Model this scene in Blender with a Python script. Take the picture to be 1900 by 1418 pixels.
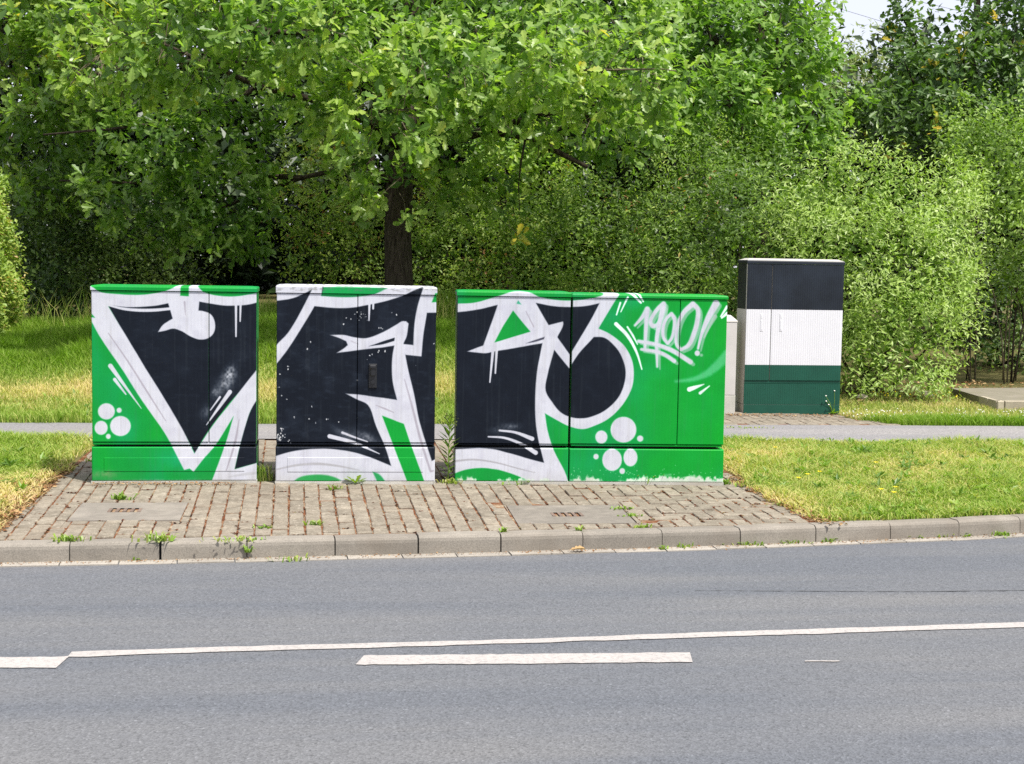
import bpy, math, random
import numpy as np
from mathutils import Matrix, Vector

for o in list(bpy.data.objects):
    bpy.data.objects.remove(o)
rng = np.random.default_rng(11)
random.seed(11)
S = bpy.context.scene
COL = S.collection

# ------------------------------------------------------------------ camera, sky, sun, exposure
FPX, CX, CY = 2744.0, 950.0, 709.0            # focal length and centre in pixels of a 1900 px wide frame
YAW, PITCH, ROLL = math.atan(350 / FPX), math.atan(225 / FPX), 0.0168
CAM = np.array([0.0, 0.0, 1.79])
_f = np.array([math.sin(YAW) * math.cos(PITCH), math.cos(YAW) * math.cos(PITCH), -math.sin(PITCH)])
_r0 = np.array([math.cos(YAW), -math.sin(YAW), 0.0])
_u0 = np.cross(_r0, _f)
_r = math.cos(ROLL) * _r0 + math.sin(ROLL) * _u0
_u = -math.sin(ROLL) * _r0 + math.cos(ROLL) * _u0
cam_data = bpy.data.cameras.new('camera')
cam = bpy.data.objects.new('camera', cam_data)
COL.objects.link(cam)
cam_data.sensor_width = 36.0
cam_data.sensor_fit = 'HORIZONTAL'
cam_data.lens = 36.0 * FPX / 1900.0
cam_data.clip_start = 0.1
cam_data.clip_end = 2000
cam.matrix_world = Matrix(((_r[0], _u[0], -_f[0], CAM[0]), (_r[1], _u[1], -_f[1], CAM[1]),
                           (_r[2], _u[2], -_f[2], CAM[2]), (0, 0, 0, 1)))
S.camera = cam

SUN_EL, SUN_AZ = math.radians(62), math.radians(138)     # azimuth clockwise from +Y: behind the camera, to its right
world = bpy.data.worlds.new('World')
S.world = world
world.use_nodes = True
wn = world.node_tree
sky = wn.nodes.new('ShaderNodeTexSky')
sky.sky_type = 'NISHITA'
sky.sun_disc = False
sky.sun_elevation = SUN_EL
sky.sun_rotation = SUN_AZ
sky.air_density = 1.0
sky.dust_density = 2.0
sky.ozone_density = 1.0
bg = wn.nodes['Background']
bg.inputs['Strength'].default_value = 0.15
veil = wn.nodes.new('ShaderNodeMix')          # a thin even cloud veil over the blue
veil.data_type = 'RGBA'
veil.inputs[0].default_value = 0.72
veil.inputs[7].default_value = (4.1, 4.0, 4.4, 1)
wn.links.new(sky.outputs[0], veil.inputs[6])
wn.links.new(veil.outputs[2], bg.inputs['Color'])
sl = bpy.data.lights.new('sun', 'SUN')
sl.energy = 4.0
sl.angle = math.radians(2.5)
sl.color = (1.0, 0.955, 0.89)
sun = bpy.data.objects.new('sun', sl)
COL.objects.link(sun)
_sd = Vector((math.sin(SUN_AZ) * math.cos(SUN_EL), math.cos(SUN_AZ) * math.cos(SUN_EL), math.sin(SUN_EL)))
sun.rotation_euler = _sd.to_track_quat('Z', 'Y').to_euler()
S.view_settings.view_transform = 'Standard'
S.view_settings.look = 'None'
S.view_settings.exposure = 0.74
S.view_settings.gamma = 1.0
S.view_settings.use_curve_mapping = False
S.cycles.use_denoising = False
S.cycles.denoiser = 'OPENIMAGEDENOISE'
S.cycles.denoising_input_passes = 'RGB_ALBEDO_NORMAL'
S.cycles.denoising_prefilter = 'ACCURATE'
S.cycles.max_bounces = 6
S.cycles.diffuse_bounces = 3
S.cycles.transmission_bounces = 4
S.cycles.caustics_reflective = False
S.cycles.caustics_refractive = False


# ------------------------------------------------------------------ survey helpers: photo sight lines to places on the ground
def ray(px, py):
    return _r * ((px - CX) / FPX) + _u * ((CY - py) / FPX) + _f


def at_depth(px, py, d):
    return CAM + ray(px, py) * d


def on_z(px, py, z):
    v = ray(px, py)
    return CAM + v * ((z - CAM[2]) / v[2])


KX = np.array([-60, -12, -5, -1.82, -0.9, 1.09, 2.6, 4.15, 5.2, 8, 14, 60.0])
KY = np.array([8.5, 8.52, 8.56, 8.70, 8.75, 8.90, 9.05, 9.28, 9.50, 10.3, 13.0, 46.0])


def smooth(a, b, x):
    t = np.clip((np.asarray(x, float) - a) / (b - a), 0, 1)
    return t * t * (3 - 2 * t)


def kerb_y(x):
    return np.interp(x, KX, KY)


KERB_H, KERB_W = 0.115, 0.13


def ground_z(x, y):
    x = np.asarray(x, float)
    y = np.asarray(y, float)
    k = kerb_y(x) + KERB_W
    near = KERB_H + 0.031 * np.minimum(np.maximum(y - k, 0), 13.0)
    lim = KERB_H + 0.031 * (12.8 - 8.95)
    near = np.minimum(near, lim + 0.0 * x)
    w = 1 - smooth(2.2, 5.0, x)
    bank = w * ((0.56 - .20 * smooth(-1.4, -4.0, x)) * smooth(13.9, 19.4, y) + 0.012 * np.clip(y - 19, 0, 10)) + 0.012 * np.clip(y - 14.1, 0, 9.5) * smooth(14.0, 15.5, y)
    return near + bank


def on_ground(px, py):
    p = on_z(px, py, 0.2)
    for _ in range(25):
        p = 0.5 * p + 0.5 * on_z(px, py, float(ground_z(p[0], p[1])))
    return p


def on_road(px, py):
    p = on_z(px, py, 0.0)
    for _ in range(10):
        p = on_z(px, py, road_z(p[0], p[1]))
    return p


def road_z(x, y):
    return 0.02 * np.clip(kerb_y(x) - 0.1 - y, 0, 3.5) - 0.003


# ------------------------------------------------------------------ object helpers
def link(name, me, parent=None, mat=None):
    o = bpy.data.objects.new(name, me)
    COL.objects.link(o)
    if mat is not None and me is not None and not me.materials:
        for m in (mat if isinstance(mat, (list, tuple)) else [mat]):
            me.materials.append(m)
    if parent is not None:
        o.parent = parent
    return o


def tag(o, label=None, cat=None, group=None, kind=None):
    if label: o['label'] = label
    if cat: o['category'] = cat
    if group: o['group'] = group
    if kind: o['kind'] = kind
    return o


def empty(name, loc, label, cat, group=None, rz=0.0):
    o = bpy.data.objects.new(name, None)
    COL.objects.link(o)
    o.location = loc
    o.rotation_euler = (0, 0, rz)
    o.empty_display_size = 0.2
    return tag(o, label, cat, group)


def np_mesh(name, V, F, tint=None, midx=None, smooth_faces=False, sizes=None):
    """V (n,3); F (m,k) array, or a flat index array with sizes"""
    me = bpy.data.meshes.new(name)
    V = np.ascontiguousarray(V, np.float32)
    me.vertices.add(len(V))
    me.vertices.foreach_set('co', V.ravel())
    if sizes is None:
        F = np.asarray(F, np.int32)
        m, k = F.shape
        starts = np.arange(m, dtype=np.int32) * k
        flat = F.ravel()
    else:
        flat = np.asarray(F, np.int32)
        sizes = np.asarray(sizes, np.int32)
        m = len(sizes)
        starts = np.concatenate([[0], np.cumsum(sizes)[:-1]]).astype(np.int32)
    me.loops.add(len(flat))
    me.loops.foreach_set('vertex_index', flat)
    me.polygons.add(m)
    me.polygons.foreach_set('loop_start', starts)
    if midx is not None:
        me.polygons.foreach_set('material_index', np.asarray(midx, np.int32))
    me.polygons.foreach_set('use_smooth', np.full(m, bool(smooth_faces)))
    me.update(calc_edges=True)
    if tint is not None:
        a = me.attributes.new('tint', 'FLOAT', 'FACE')
        a.data.foreach_set('value', np.ascontiguousarray(tint, np.float32))
    return me


def field2(x, y, s, seed):
    r = np.random.default_rng(seed)
    out = 0
    for k in range(5):
        a = r.random() * 6.28
        f = s * (1 + .7 * k)
        out = out + np.sin(f * (x * math.cos(a) + y * math.sin(a)) + r.random() * 6.28) / (1 + .5 * k)
    return out / 2.2


class MB:
    """collects shapes into one mesh"""
    def __init__(s):
        s.v, s.f, s.m, s.t = [], [], [], []

    def add(s, V, F, m=0, t=0.5):
        b = len(s.v)
        s.v += [tuple(map(float, p)) for p in V]
        s.f += [[b + i for i in f] for f in F]
        s.m += [m] * len(F)
        s.t += [t] * len(F)

    def box(s, x0, x1, y0, y1, z0, z1, m=0, t=0.5, bev=0.0, front_m=None):
        if bev <= 0:
            V = [(x0, y0, z0), (x1, y0, z0), (x1, y1, z0), (x0, y1, z0), (x0, y0, z1), (x1, y0, z1), (x1, y1, z1), (x0, y1, z1)]
            F = [[0, 1, 5, 4], [1, 2, 6, 5], [2, 3, 7, 6], [3, 0, 4, 7], [4, 5, 6, 7], [3, 2, 1, 0]]
            b = len(s.f)
            s.add(V, F, m, t)
            if front_m is not None: s.m[b] = front_m; s.m[b + 4] = front_m
            return
        # box whose front (y0) edges are chamfered
        e = bev
        V = [(x0, y0 + e, z0), (x1, y0 + e, z0), (x1, y0 + e, z1), (x0, y0 + e, z1),
             (x0 + e, y0, z0 + e), (x1 - e, y0, z0 + e), (x1 - e, y0, z1 - e), (x0 + e, y0, z1 - e),
             (x0, y1, z0), (x1, y1, z0), (x1, y1, z1), (x0, y1, z1)]
        F = [[4, 5, 6, 7], [0, 1, 5, 4], [1, 2, 6, 5], [2, 3, 7, 6], [3, 0, 4, 7],
             [1, 9, 10, 2], [8, 0, 3, 11], [3, 2, 10, 11], [8, 9, 1, 0], [9, 8, 11, 10]]
        b = len(s.f)
        s.add(V, F, m, t)
        if front_m is not None:
            for q in (0, 1, 2, 3, 4, 7): s.m[b + q] = front_m

    def tube(s, pts, rad, n=8, m=0, t=0.5, cap=True):
        pts = [np.array(p, float) for p in pts]
        rings = []
        up = np.array([0.3, 0.9, 0.1])
        for i, p in enumerate(pts):
            d = pts[min(i + 1, len(pts) - 1)] - pts[max(i - 1, 0)]
            d /= np.linalg.norm(d) + 1e-9
            a = np.cross(d, up)
            if np.linalg.norm(a) < 0.1: a = np.cross(d, [1, 0, 0])
            a /= np.linalg.norm(a)
            b = np.cross(d, a)
            r = rad[i]
            rings.append([p + r * (math.cos(q) * a + math.sin(q) * b) for q in np.linspace(0, 2 * math.pi, n, endpoint=False)])
        V = [v for R in rings for v in R]
        F = []
        for i in range(len(pts) - 1):
            for j in range(n):
                F.append([i * n + j, i * n + (j + 1) % n, (i + 1) * n + (j + 1) % n, (i + 1) * n + j])
        if cap:
            F.append(list(range(n))[::-1])
            F.append([(len(pts) - 1) * n + j for j in range(n)])
        s.add(V, F, m, t)

    def mesh(s, name, smooth_faces=False):
        flat = [i for f in s.f for i in f]
        return np_mesh(name, np.array(s.v), flat, s.t, s.m, smooth_faces, [len(f) for f in s.f])

    def build(s, name, mat, parent=None, smooth_faces=False):
        return link(name, s.mesh(name, smooth_faces), parent, mat)


# ------------------------------------------------------------------ materials
class NT:
    def __init__(s, name):
        s.mat = bpy.data.materials.new(name)
        s.mat.use_nodes = True
        s.t = s.mat.node_tree
        s.b = s.t.nodes['Principled BSDF']
        s.out = s.t.nodes['Material Output']

    def n(s, typ, **kw):
        nd = s.t.nodes.new('ShaderNode' + typ)
        for k, v in kw.items():
            if k.startswith('i_'):
                key = k[2:]
                key = int(key) if key.isdigit() else key.replace('_', ' ')
                nd.inputs[key].default_value = v
            else:
                setattr(nd, k, v)
        return nd

    def l(s, a, b): s.t.links.new(a, b)

    def obj(s, scale=(1, 1, 1), world=True):
        g = s.n('NewGeometry').outputs['Position'] if world else s.n('TexCoord').outputs['Object']
        mp = s.n('Mapping')
        mp.inputs['Scale'].default_value = scale
        s.l(g, mp.inputs['Vector'])
        return mp.outputs[0]

    def noise(s, vec, scale, detail=3, rough=0.55):
        nd = s.n('TexNoise', i_Scale=scale, i_Detail=detail, i_Roughness=rough)
        s.l(vec, nd.inputs['Vector'])
        return nd.outputs['Fac']

    def ramp(s, fac, stops):
        r = s.n('ValToRGB')
        el = r.color_ramp.elements
        while len(el) < len(stops): el.new(0.5)
        for e, (p, c) in zip(el, stops):
            e.position = p
            e.color = (c[0], c[1], c[2], 1) if isinstance(c, (tuple, list)) else (c, c, c, 1)
        s.l(fac, r.inputs[0])
        return r.outputs[0]

    def mix(s, fac, a, b, mode='MIX'):
        m = s.n('Mix', data_type='RGBA', blend_type=mode)
        for sock, val in ((m.inputs[0], fac), (m.inputs[6], a), (m.inputs[7], b)):
            if hasattr(val, 'is_output'): s.l(val, sock)
            elif isinstance(val, (tuple, list)): sock.default_value = (val[0], val[1], val[2], 1)
            else: sock.default_value = val
        return m.outputs[2]

    def math(s, op, a, b):
        m = s.n('Math', operation=op)
        for sock, val in ((m.inputs[0], a), (m.inputs[1], b)):
            if hasattr(val, 'is_output'): s.l(val, sock)
            else: sock.default_value = val
        return m.outputs[0]

    def bump(s, h, strength=0.3, dist=0.01):
        b = s.n('Bump', i_Strength=strength, i_Distance=dist)
        s.l(h, b.inputs['Height'])
        s.l(b.outputs[0], s.b.inputs['Normal'])

    def fin(s, color, rough=0.8, spec=0.3):
        if hasattr(color, 'is_output'): s.l(color, s.b.inputs['Base Color'])
        else: s.b.inputs['Base Color'].default_value = (*color[:3], 1)
        if hasattr(rough, 'is_output'): s.l(rough, s.b.inputs['Roughness'])
        else: s.b.inputs['Roughness'].default_value = rough
        s.b.inputs['Specular IOR Level'].default_value = spec
        return s.mat


def srgb(r, g, b):
    f = lambda c: (c / 255 / 12.92) if c / 255 <= 0.04045 else ((c / 255 + 0.055) / 1.055) ** 2.4
    return (f(r), f(g), f(b))


def mat_asphalt(name, base, warm, scale=1.0):
    m = NT(name)
    v = m.obj()
    big = m.noise(v, 0.55, 3)
    vs = m.obj((0.16, 1.5, 1))
    streak = m.noise(vs, 1.1, 4)
    col = m.mix(m.ramp(big, [(0.3, 0), (0.7, 1)]), base, warm)
    col = m.mix(m.math('MULTIPLY', m.ramp(streak, [(0.38, 0), (0.62, 1)]), 0.8), col, (base[0] * .78, base[1] * .82, base[2] * .88))
    gr = m.n('TexVoronoi', i_Scale=105.0 * scale)
    m.l(v, gr.inputs['Vector'])
    g2 = m.noise(v, 62 * scale, 2, 0.7)
    spk = m.ramp(gr.outputs['Color'], [(0.15, 0.72), (0.5, 1.0), (0.86, 1.22), (0.97, 1.75)])
    col = m.mix(0.7, col, spk, 'MULTIPLY')
    col = m.mix(0.8, col, m.ramp(g2, [(0.30, 0.55), (0.42, 1.0), (0.62, 1.08)]), 'MULTIPLY')
    m.bump(m.math('ADD', gr.outputs['Distance'], g2), 0.55, 0.006)
    return m.fin(col, 0.85, 0.35)


M = {}
M['asphalt'] = mat_asphalt('asphalt', (0.125, 0.130, 0.138), (0.146, 0.147, 0.147))
M['path'] = mat_asphalt('path_asphalt', (0.235, 0.222, 0.213), (0.265, 0.25, 0.238), 0.8)


def mat_marking():
    m = NT('road_paint')
    v = m.obj()
    n1 = m.noise(v, 42, 6, 0.78)
    n2 = m.noise(v, 3, 3)
    col = m.ramp(n1, [(0.26, (0.28, 0.27, 0.26)), (0.40, (0.28, 0.265, 0.25)), (0.46, (0.375, 0.352, 0.33)), (0.62, (0.42, 0.395, 0.37))])
    col = m.mix(0.35, col, m.ramp(n2, [(0.3, 0.8), (0.7, 1.0)]), 'MULTIPLY')
    m.bump(n1, 0.3, 0.004)
    return m.fin(col, 0.75, 0.3)


M['marking'] = mat_marking()


def mat_concrete(name, a, b, speck=0.5, dirt=(0.2, 0.17, 0.13), dirt_amt=0.5, vscale=1.0):
    m = NT(name)
    v = m.obj()
    n1 = m.noise(v, 5 * vscale, 5)
    n2 = m.noise(v, 130 * vscale, 2, 0.7)
    n3 = m.noise(v, 1.7 * vscale, 4, 0.6)
    col = m.mix(m.ramp(n1, [(0.3, 0), (0.7, 1)]), a, b)
    rnd = m.n('ObjectInfo').outputs['Random']
    at = m.n('Attribute', attribute_name='tint').outputs['Fac']
    var = m.math('ADD', m.math('MULTIPLY', rnd, 0.28), m.math('MULTIPLY', at, 0.22))
    col = m.mix(1.0, col, m.ramp(var, [(0.0, 0.80), (0.45, 1.08)]), 'MULTIPLY')
    col = m.mix(speck, col, m.ramp(n2, [(0.3, 0.6), (0.5, 1.0), (0.72, 1.35)]), 'MULTIPLY')
    col = m.mix(m.math('MULTIPLY', m.ramp(n3, [(0.48, 0), (0.68, 1)]), dirt_amt), col, dirt)
    m.bump(n2, 0.3, 0.004)
    return m.fin(col, 0.9, 0.2)


M['kerb'] = mat_concrete('kerb_concrete', (0.275, 0.25, 0.21), (0.215, 0.196, 0.165), 0.6, (0.165, 0.14, 0.11), 0.6)
M['gutter'] = mat_concrete('gutter_concrete', (0.37, 0.34, 0.29), (0.305, 0.28, 0.24), 0.45)
def mat_paver():
    m = NT('paver_concrete')
    v = m.obj()
    n1 = m.noise(v, 11, 5, 0.65)
    n2 = m.noise(v, 120, 2, 0.7)
    n3 = m.noise(v, 2.2, 4, 0.6)
    n4 = m.noise(v, 34, 4, 0.7)
    col = m.ramp(n1, [(0.28, (0.171, 0.149, 0.114)), (0.5, (0.236, 0.207, 0.16)), (0.72, (0.318, 0.281, 0.218))])
    rnd = m.n('ObjectInfo').outputs['Random']
    at = m.n('Attribute', attribute_name='tint').outputs['Fac']
    var = m.math('ADD', m.math('MULTIPLY', rnd, 0.3), m.math('MULTIPLY', at, 0.2))
    col = m.mix(1.0, col, m.ramp(var, [(0.0, 0.74), (0.45, 1.12)]), 'MULTIPLY')
    col = m.mix(0.55, col, m.ramp(n2, [(0.3, 0.6), (0.5, 1.0), (0.72, 1.35)]), 'MULTIPLY')
    col = m.mix(m.math('MULTIPLY', m.ramp(n4, [(0.56, 0), (0.68, 1)]), 0.75), col, (0.391, 0.348, 0.281))
    col = m.mix(m.math('MULTIPLY', m.ramp(n4, [(0.32, 1), (0.42, 0)]), 0.6), col, (0.13, 0.095, 0.065))
    col = m.mix(m.math('MULTIPLY', m.ramp(n3, [(0.5, 0), (0.7, 1)]), 0.4), col, (0.19, 0.155, 0.115))
    m.bump(m.math('ADD', n2, n4), 0.5, 0.006)
    return m.fin(col, 0.92, 0.15)


M['paver'] = mat_paver()
M['cover'] = mat_concrete('cover_concrete', (0.235, 0.212, 0.178), (0.185, 0.168, 0.142), 0.6, (0.31, 0.28, 0.235), 0.5, 2.6)
M['slab'] = mat_concrete('platform_concrete', (0.235, 0.21, 0.165), (0.18, 0.165, 0.12), 0.5, (0.13, 0.13, 0.06), 0.7)
M['plinth_foot'] = mat_concrete('plinth_foot_concrete', (0.55, 0.53, 0.48), (0.42, 0.42, 0.37), 0.4, (0.25, 0.2, 0.14), 0.5)
M['rock'] = mat_concrete('rock', (0.45, 0.40, 0.30), (0.33, 0.29, 0.22), 0.5)


def mat_joint():
    m = NT('joint_moss_and_sand')
    v = m.obj()
    n1 = m.noise(v, 9, 4)
    n2 = m.noise(v, 60, 3)
    col = m.ramp(n1, [(0.32, (0.33, 0.27, 0.19)), (0.44, (0.22, 0.145, 0.09)), (0.56, (0.15, 0.06, 0.03)), (0.68, (0.10, 0.042, 0.024)), (0.8, (0.2, 0.15, 0.09))])
    col = m.mix(0.7, col, m.ramp(n2, [(0.3, 0.55), (0.6, 1.25)]), 'MULTIPLY')
    m.bump(n2, 0.6, 0.01)
    return m.fin(col, 1.0, 0.0)


M['joint'] = mat_joint()


def mat_soil():
    m = NT('verge_soil')
    v = m.obj()
    n1 = m.noise(v, 0.8, 4)
    n2 = m.noise(v, 25, 4)
    col = m.ramp(n1, [(0.3, (0.075, 0.085, 0.022)), (0.5, (0.12, 0.105, 0.045)), (0.7, (0.07, 0.075, 0.025))])
    col = m.mix(0.7, col, m.ramp(n2, [(0.3, 0.5), (0.6, 1.2)]), 'MULTIPLY')
    m.bump(n2, 0.6, 0.03)
    return m.fin(col, 1.0, 0.05)


M['soil'] = mat_soil()


def mat_plain(name, col, rough=0.6, spec=0.3, var=0.15, nscale=6):
    m = NT(name)
    v = m.obj()
    n1 = m.noise(v, nscale, 4)
    c = m.mix(1.0, col, m.ramp(n1, [(0.25, 1 - var), (0.75, 1 + var)]), 'MULTIPLY')
    m.bump(m.noise(v, nscale * 12, 2), 0.08, 0.003)
    return m.fin(c, rough, spec)


def mat_bark(name, a, b):
    m = NT(name)
    v = m.obj((9, 9, 1.6))
    n1 = m.noise(v, 3.2, 5, 0.65)
    col = m.ramp(n1, [(0.3, a), (0.55, b), (0.75, tuple(c * 1.5 for c in b))])
    m.bump(n1, 1.0, 0.05)
    return m.fin(col, 0.95, 0.1)


M['bark'] = mat_bark('oak_bark', (0.022, 0.017, 0.012), (0.075, 0.06, 0.045))
M['twig'] = mat_bark('twig_bark', (0.10, 0.08, 0.055), (0.2, 0.165, 0.115))


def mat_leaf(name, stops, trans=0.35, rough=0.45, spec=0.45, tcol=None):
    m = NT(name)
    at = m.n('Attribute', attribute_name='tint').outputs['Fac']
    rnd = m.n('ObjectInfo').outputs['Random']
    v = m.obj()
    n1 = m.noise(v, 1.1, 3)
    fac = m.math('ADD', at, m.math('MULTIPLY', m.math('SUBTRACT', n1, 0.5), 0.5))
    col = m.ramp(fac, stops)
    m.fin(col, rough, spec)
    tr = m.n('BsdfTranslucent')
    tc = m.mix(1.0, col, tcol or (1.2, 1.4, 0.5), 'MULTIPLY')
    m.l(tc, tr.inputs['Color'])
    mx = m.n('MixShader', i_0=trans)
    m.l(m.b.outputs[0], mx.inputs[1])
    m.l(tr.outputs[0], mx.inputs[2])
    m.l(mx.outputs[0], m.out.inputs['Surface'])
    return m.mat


M['oak_leaf'] = mat_leaf('oak_leaf', [(0.0, (0.065, 0.14, 0.026)), (0.35, (0.145, 0.265, 0.05)), (0.7, (0.275, 0.41, 0.08)), (0.97, (0.42, 0.53, 0.12)), (1.0, (0.65, 0.52, 0.03))], 0.48, 0.38, 0.55)
M['oak_leaf_b'] = mat_leaf('young_oak_leaf', [(0.0, (0.085, 0.175, 0.032)), (0.5, (0.185, 0.325, 0.052)), (0.9, (0.32, 0.46, 0.075)), (1.0, (0.42, 0.48, 0.06))], 0.46)
M['oak_leaf_c'] = mat_leaf('dark_oak_leaf', [(0.0, (0.05, 0.11, 0.026)), (0.6, (0.11, 0.20, 0.04)), (0.93, (0.17, 0.27, 0.045)), (1.0, (0.5, 0.38, 0.03))])
M['shrub_leaf'] = mat_leaf('shrub_leaf', [(0.0, (0.08, 0.15, 0.03)), (0.5, (0.215, 0.335, 0.06)), (0.85, (0.40, 0.51, 0.11)), (0.97, (0.46, 0.52, 0.13)), (1.0, (0.4, 0.19, 0.07))], 0.42)
M['willow_leaf'] = mat_leaf('willow_leaf', [(0.0, (0.09, 0.175, 0.022)), (0.5, (0.24, 0.37, 0.055)), (0.9, (0.40, 0.52, 0.14)), (1.0, (0.5, 0.58, 0.28))], 0.35)
M['dark_leaf'] = mat_leaf('shade_leaf', [(0.0, (0.035, 0.075, 0.022)), (0.5, (0.085, 0.15, 0.036)), (1.0, (0.22, 0.3, 0.07))], 0.35)  # darker leaf colour for the shaded shrubs, their shade painted in
M['wood_leaf'] = mat_leaf('shaded_wood_leaf', [(0.0, (0.014, 0.03, 0.010)), (0.5, (0.03, 0.06, 0.016)), (1.0, (0.09, 0.14, 0.035))], 0.22)  # leaf colour darkened further, the wood's deep shade is put into it
M['pale_leaf'] = mat_leaf('pale_leaf', [(0.0, (0.13, 0.19, 0.05)), (0.6, (0.26, 0.32, 0.1)), (1.0, (0.4, 0.42, 0.17))], 0.3)
M['hedge_leaf'] = mat_leaf('hedge_leaf', [(0.0, (0.13, 0.23, 0.03)), (0.5, (0.28, 0.40, 0.065)), (0.85, (0.42, 0.48, 0.11)), (1.0, (0.5, 0.32, 0.11))], 0.35)
M['grass'] = mat_leaf('grass', [(0.0, (0.15, 0.28, 0.015)), (0.35, (0.262, 0.37, 0.062)), (0.58, (0.41, 0.45, 0.13)), (0.78, (0.60, 0.53, 0.20)), (1.0, (0.68, 0.54, 0.28))], 0.35, 0.6, 0.25)
M['weed'] = mat_leaf('weed_leaf', [(0.0, (0.10, 0.19, 0.03)), (0.5, (0.24, 0.38, 0.05)), (1.0, (0.5, 0.44, 0.18))], 0.35)
M['litter'] = mat_leaf('litter', [(0.0, (0.13, 0.065, 0.035)), (0.5, (0.28, 0.15, 0.07)), (1.0, (0.45, 0.32, 0.16))], 0.1, 0.9, 0.05)
M['yellow'] = mat_plain('yellow_petal', (0.75, 0.6, 0.03), 0.7, 0.1)
M['white_petal'] = mat_plain('white_petal', (0.75, 0.74, 0.66), 0.7, 0.1)
M['rust'] = mat_plain('rusty_iron', (0.17, 0.125, 0.10), 0.85, 0.2, 0.4, 20)
M['black_gap'] = mat_plain('recess_black', (0.012, 0.013, 0.014), 0.7, 0.2)  # black colour stands in for the shade inside recesses and slots
M['handle_black'] = mat_plain('black_handle', (0.012, 0.013, 0.016), 0.35, 0.5)
M['side_green'] = mat_plain('side_green_paint', (0.02, 0.27, 0.06), 0.5, 0.35, 0.2)
M['side_grey'] = mat_plain('side_grey_green_paint', (0.16, 0.24, 0.17), 0.5, 0.35, 0.2)
M['side_dark'] = mat_plain('side_black_paint', (0.02, 0.022, 0.026), 0.5, 0.35, 0.3)
M['white_paint'] = mat_plain('white_cabinet_paint', (0.66, 0.66, 0.69), 0.5, 0.35, 0.03)
M['green_paint'] = mat_plain('deep_green_paint', (0.006, 0.068, 0.043), 0.5, 0.35, 0.12)
M['navy_paint'] = mat_plain('blue_black_paint', (0.013, 0.018, 0.027), 0.5, 0.28, 0.4, 4)
M['grey_plastic'] = mat_plain('pale_grey_cabinet', (0.52, 0.50, 0.475), 0.6, 0.3, 0.06)
M['beige_side'] = mat_plain('pale_beige_side', (0.48, 0.46, 0.42), 0.6, 0.3, 0.06)
M['seam'] = mat_plain('tar_seam', (0.108, 0.111, 0.116), 0.8, 0.2)
M['wire'] = mat_plain('dark_cable', (0.08, 0.08, 0.09), 0.6, 0.3)

# ------------------------------------------------------------------ the setting: terrain, path, road, kerb, gutter


def grid_mesh(name, xs, rows):
    """rows: list of functions x -> (y, z)"""
    n = len(xs)
    V, F = [], []
    for fn in rows:
        for x in xs:
            y, z = fn(x)
            V.append((x, y, z))
    for i in range(len(rows) - 1):
        for j in range(n - 1):
            F.append([i * n + j, i * n + j + 1, (i + 1) * n + j + 1, (i + 1) * n + j])
    return np_mesh(name, np.array(V), np.array(F), smooth_faces=True)


PATH_Y0, PATH_Y1 = 12.72, 13.87
xs = np.concatenate([np.linspace(-300, -16, 8), np.linspace(-14, 20, 69), np.linspace(22, 300, 10)])


def trow(off, ab):
    if ab:
        return lambda x: (max(off, float(kerb_y(x)) + KERB_W + 0.005), float(ground_z(x, max(off, float(kerb_y(x)) + KERB_W))) - 0.012)
    return lambda x: (float(kerb_y(x)) + KERB_W + off, float(ground_z(x, kerb_y(x) + KERB_W + off)) - 0.012)


rows = [lambda x: (float(kerb_y(x)) + KERB_W, KERB_H - 0.4), trow(0.003, False)]
rows += [trow(y, True) for y in list(np.arange(9.6, 26, 0.4)) + [28, 32, 40, 60, 120, 400]]
gm = grid_mesh('ground', xs, rows)
ground = tag(link('ground', gm, None, M['soil']), kind='structure')

# far side of the road and the land behind the camera
gm2 = grid_mesh('ground', xs, [lambda x: (-400, -0.2), lambda x: (-60, 0.05), lambda x: (-3.0, 0.05), lambda x: (-2.0, -0.1)])
tag(link('ground', gm2, None, M['soil']), kind='structure')

px_ = np.linspace(-40, 40, 161)
pm = grid_mesh('footpath', px_, [(lambda x, y=y: (y + 0.03 * math.sin(x * 1.7) * (0.4 if y < 13 else 1) + 0.01 * math.sin(7.1 * x + y),
                                                  float(ground_z(x, y)) + 0.006)) for y in (PATH_Y0, 13.0, 13.4, PATH_Y1)])
tag(link('footpath', pm, None, M['path']), kind='structure')

GUT = 0.085
xr = np.concatenate([np.linspace(-60, -12, 7), np.linspace(-11, 20, 94), np.linspace(22, 60, 8)])
rrows = [(lambda x, d=d: (float(kerb_y(x)) - d, float(road_z(x, kerb_y(x) - d)))) for d in (-0.05, GUT - 0.01, 0.4, 1.0, 2.0, 3.6, 6, 11)]
road = tag(link('road', grid_mesh('road', xr, rrows[::-1]), None, M['asphalt']), kind='structure')


def strip_on_road(name, top, bot, mat, z=0.004, n=40, jag=0.004):
    """top / bot: pixel polylines of the far and the near edge of a painted strip"""
    def pts(line):
        P = np.array([on_road(*p) for p in line])
        s = np.concatenate([[0], np.cumsum(np.linalg.norm(np.diff(P[:, :2], axis=0), axis=1))])
        q = np.linspace(0, s[-1], n)
        out = np.stack([np.interp(q, s, P[:, k]) for k in range(3)], 1)
        out[:, 1] += rng.normal(0, jag, n)
        out[:, 2] = road_z(out[:, 0], out[:, 1]) + z
        return out
    A, B = pts(top), pts(bot)
    A[[0, -1], 0] += rng.normal(0, 0.006, 2)
    V = np.concatenate([B, A])
    F = np.array([[i, i + 1, n + i + 1, n + i] for i in range(n - 1)])
    return link(name, np_mesh(name, V, F), road, mat)


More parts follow.
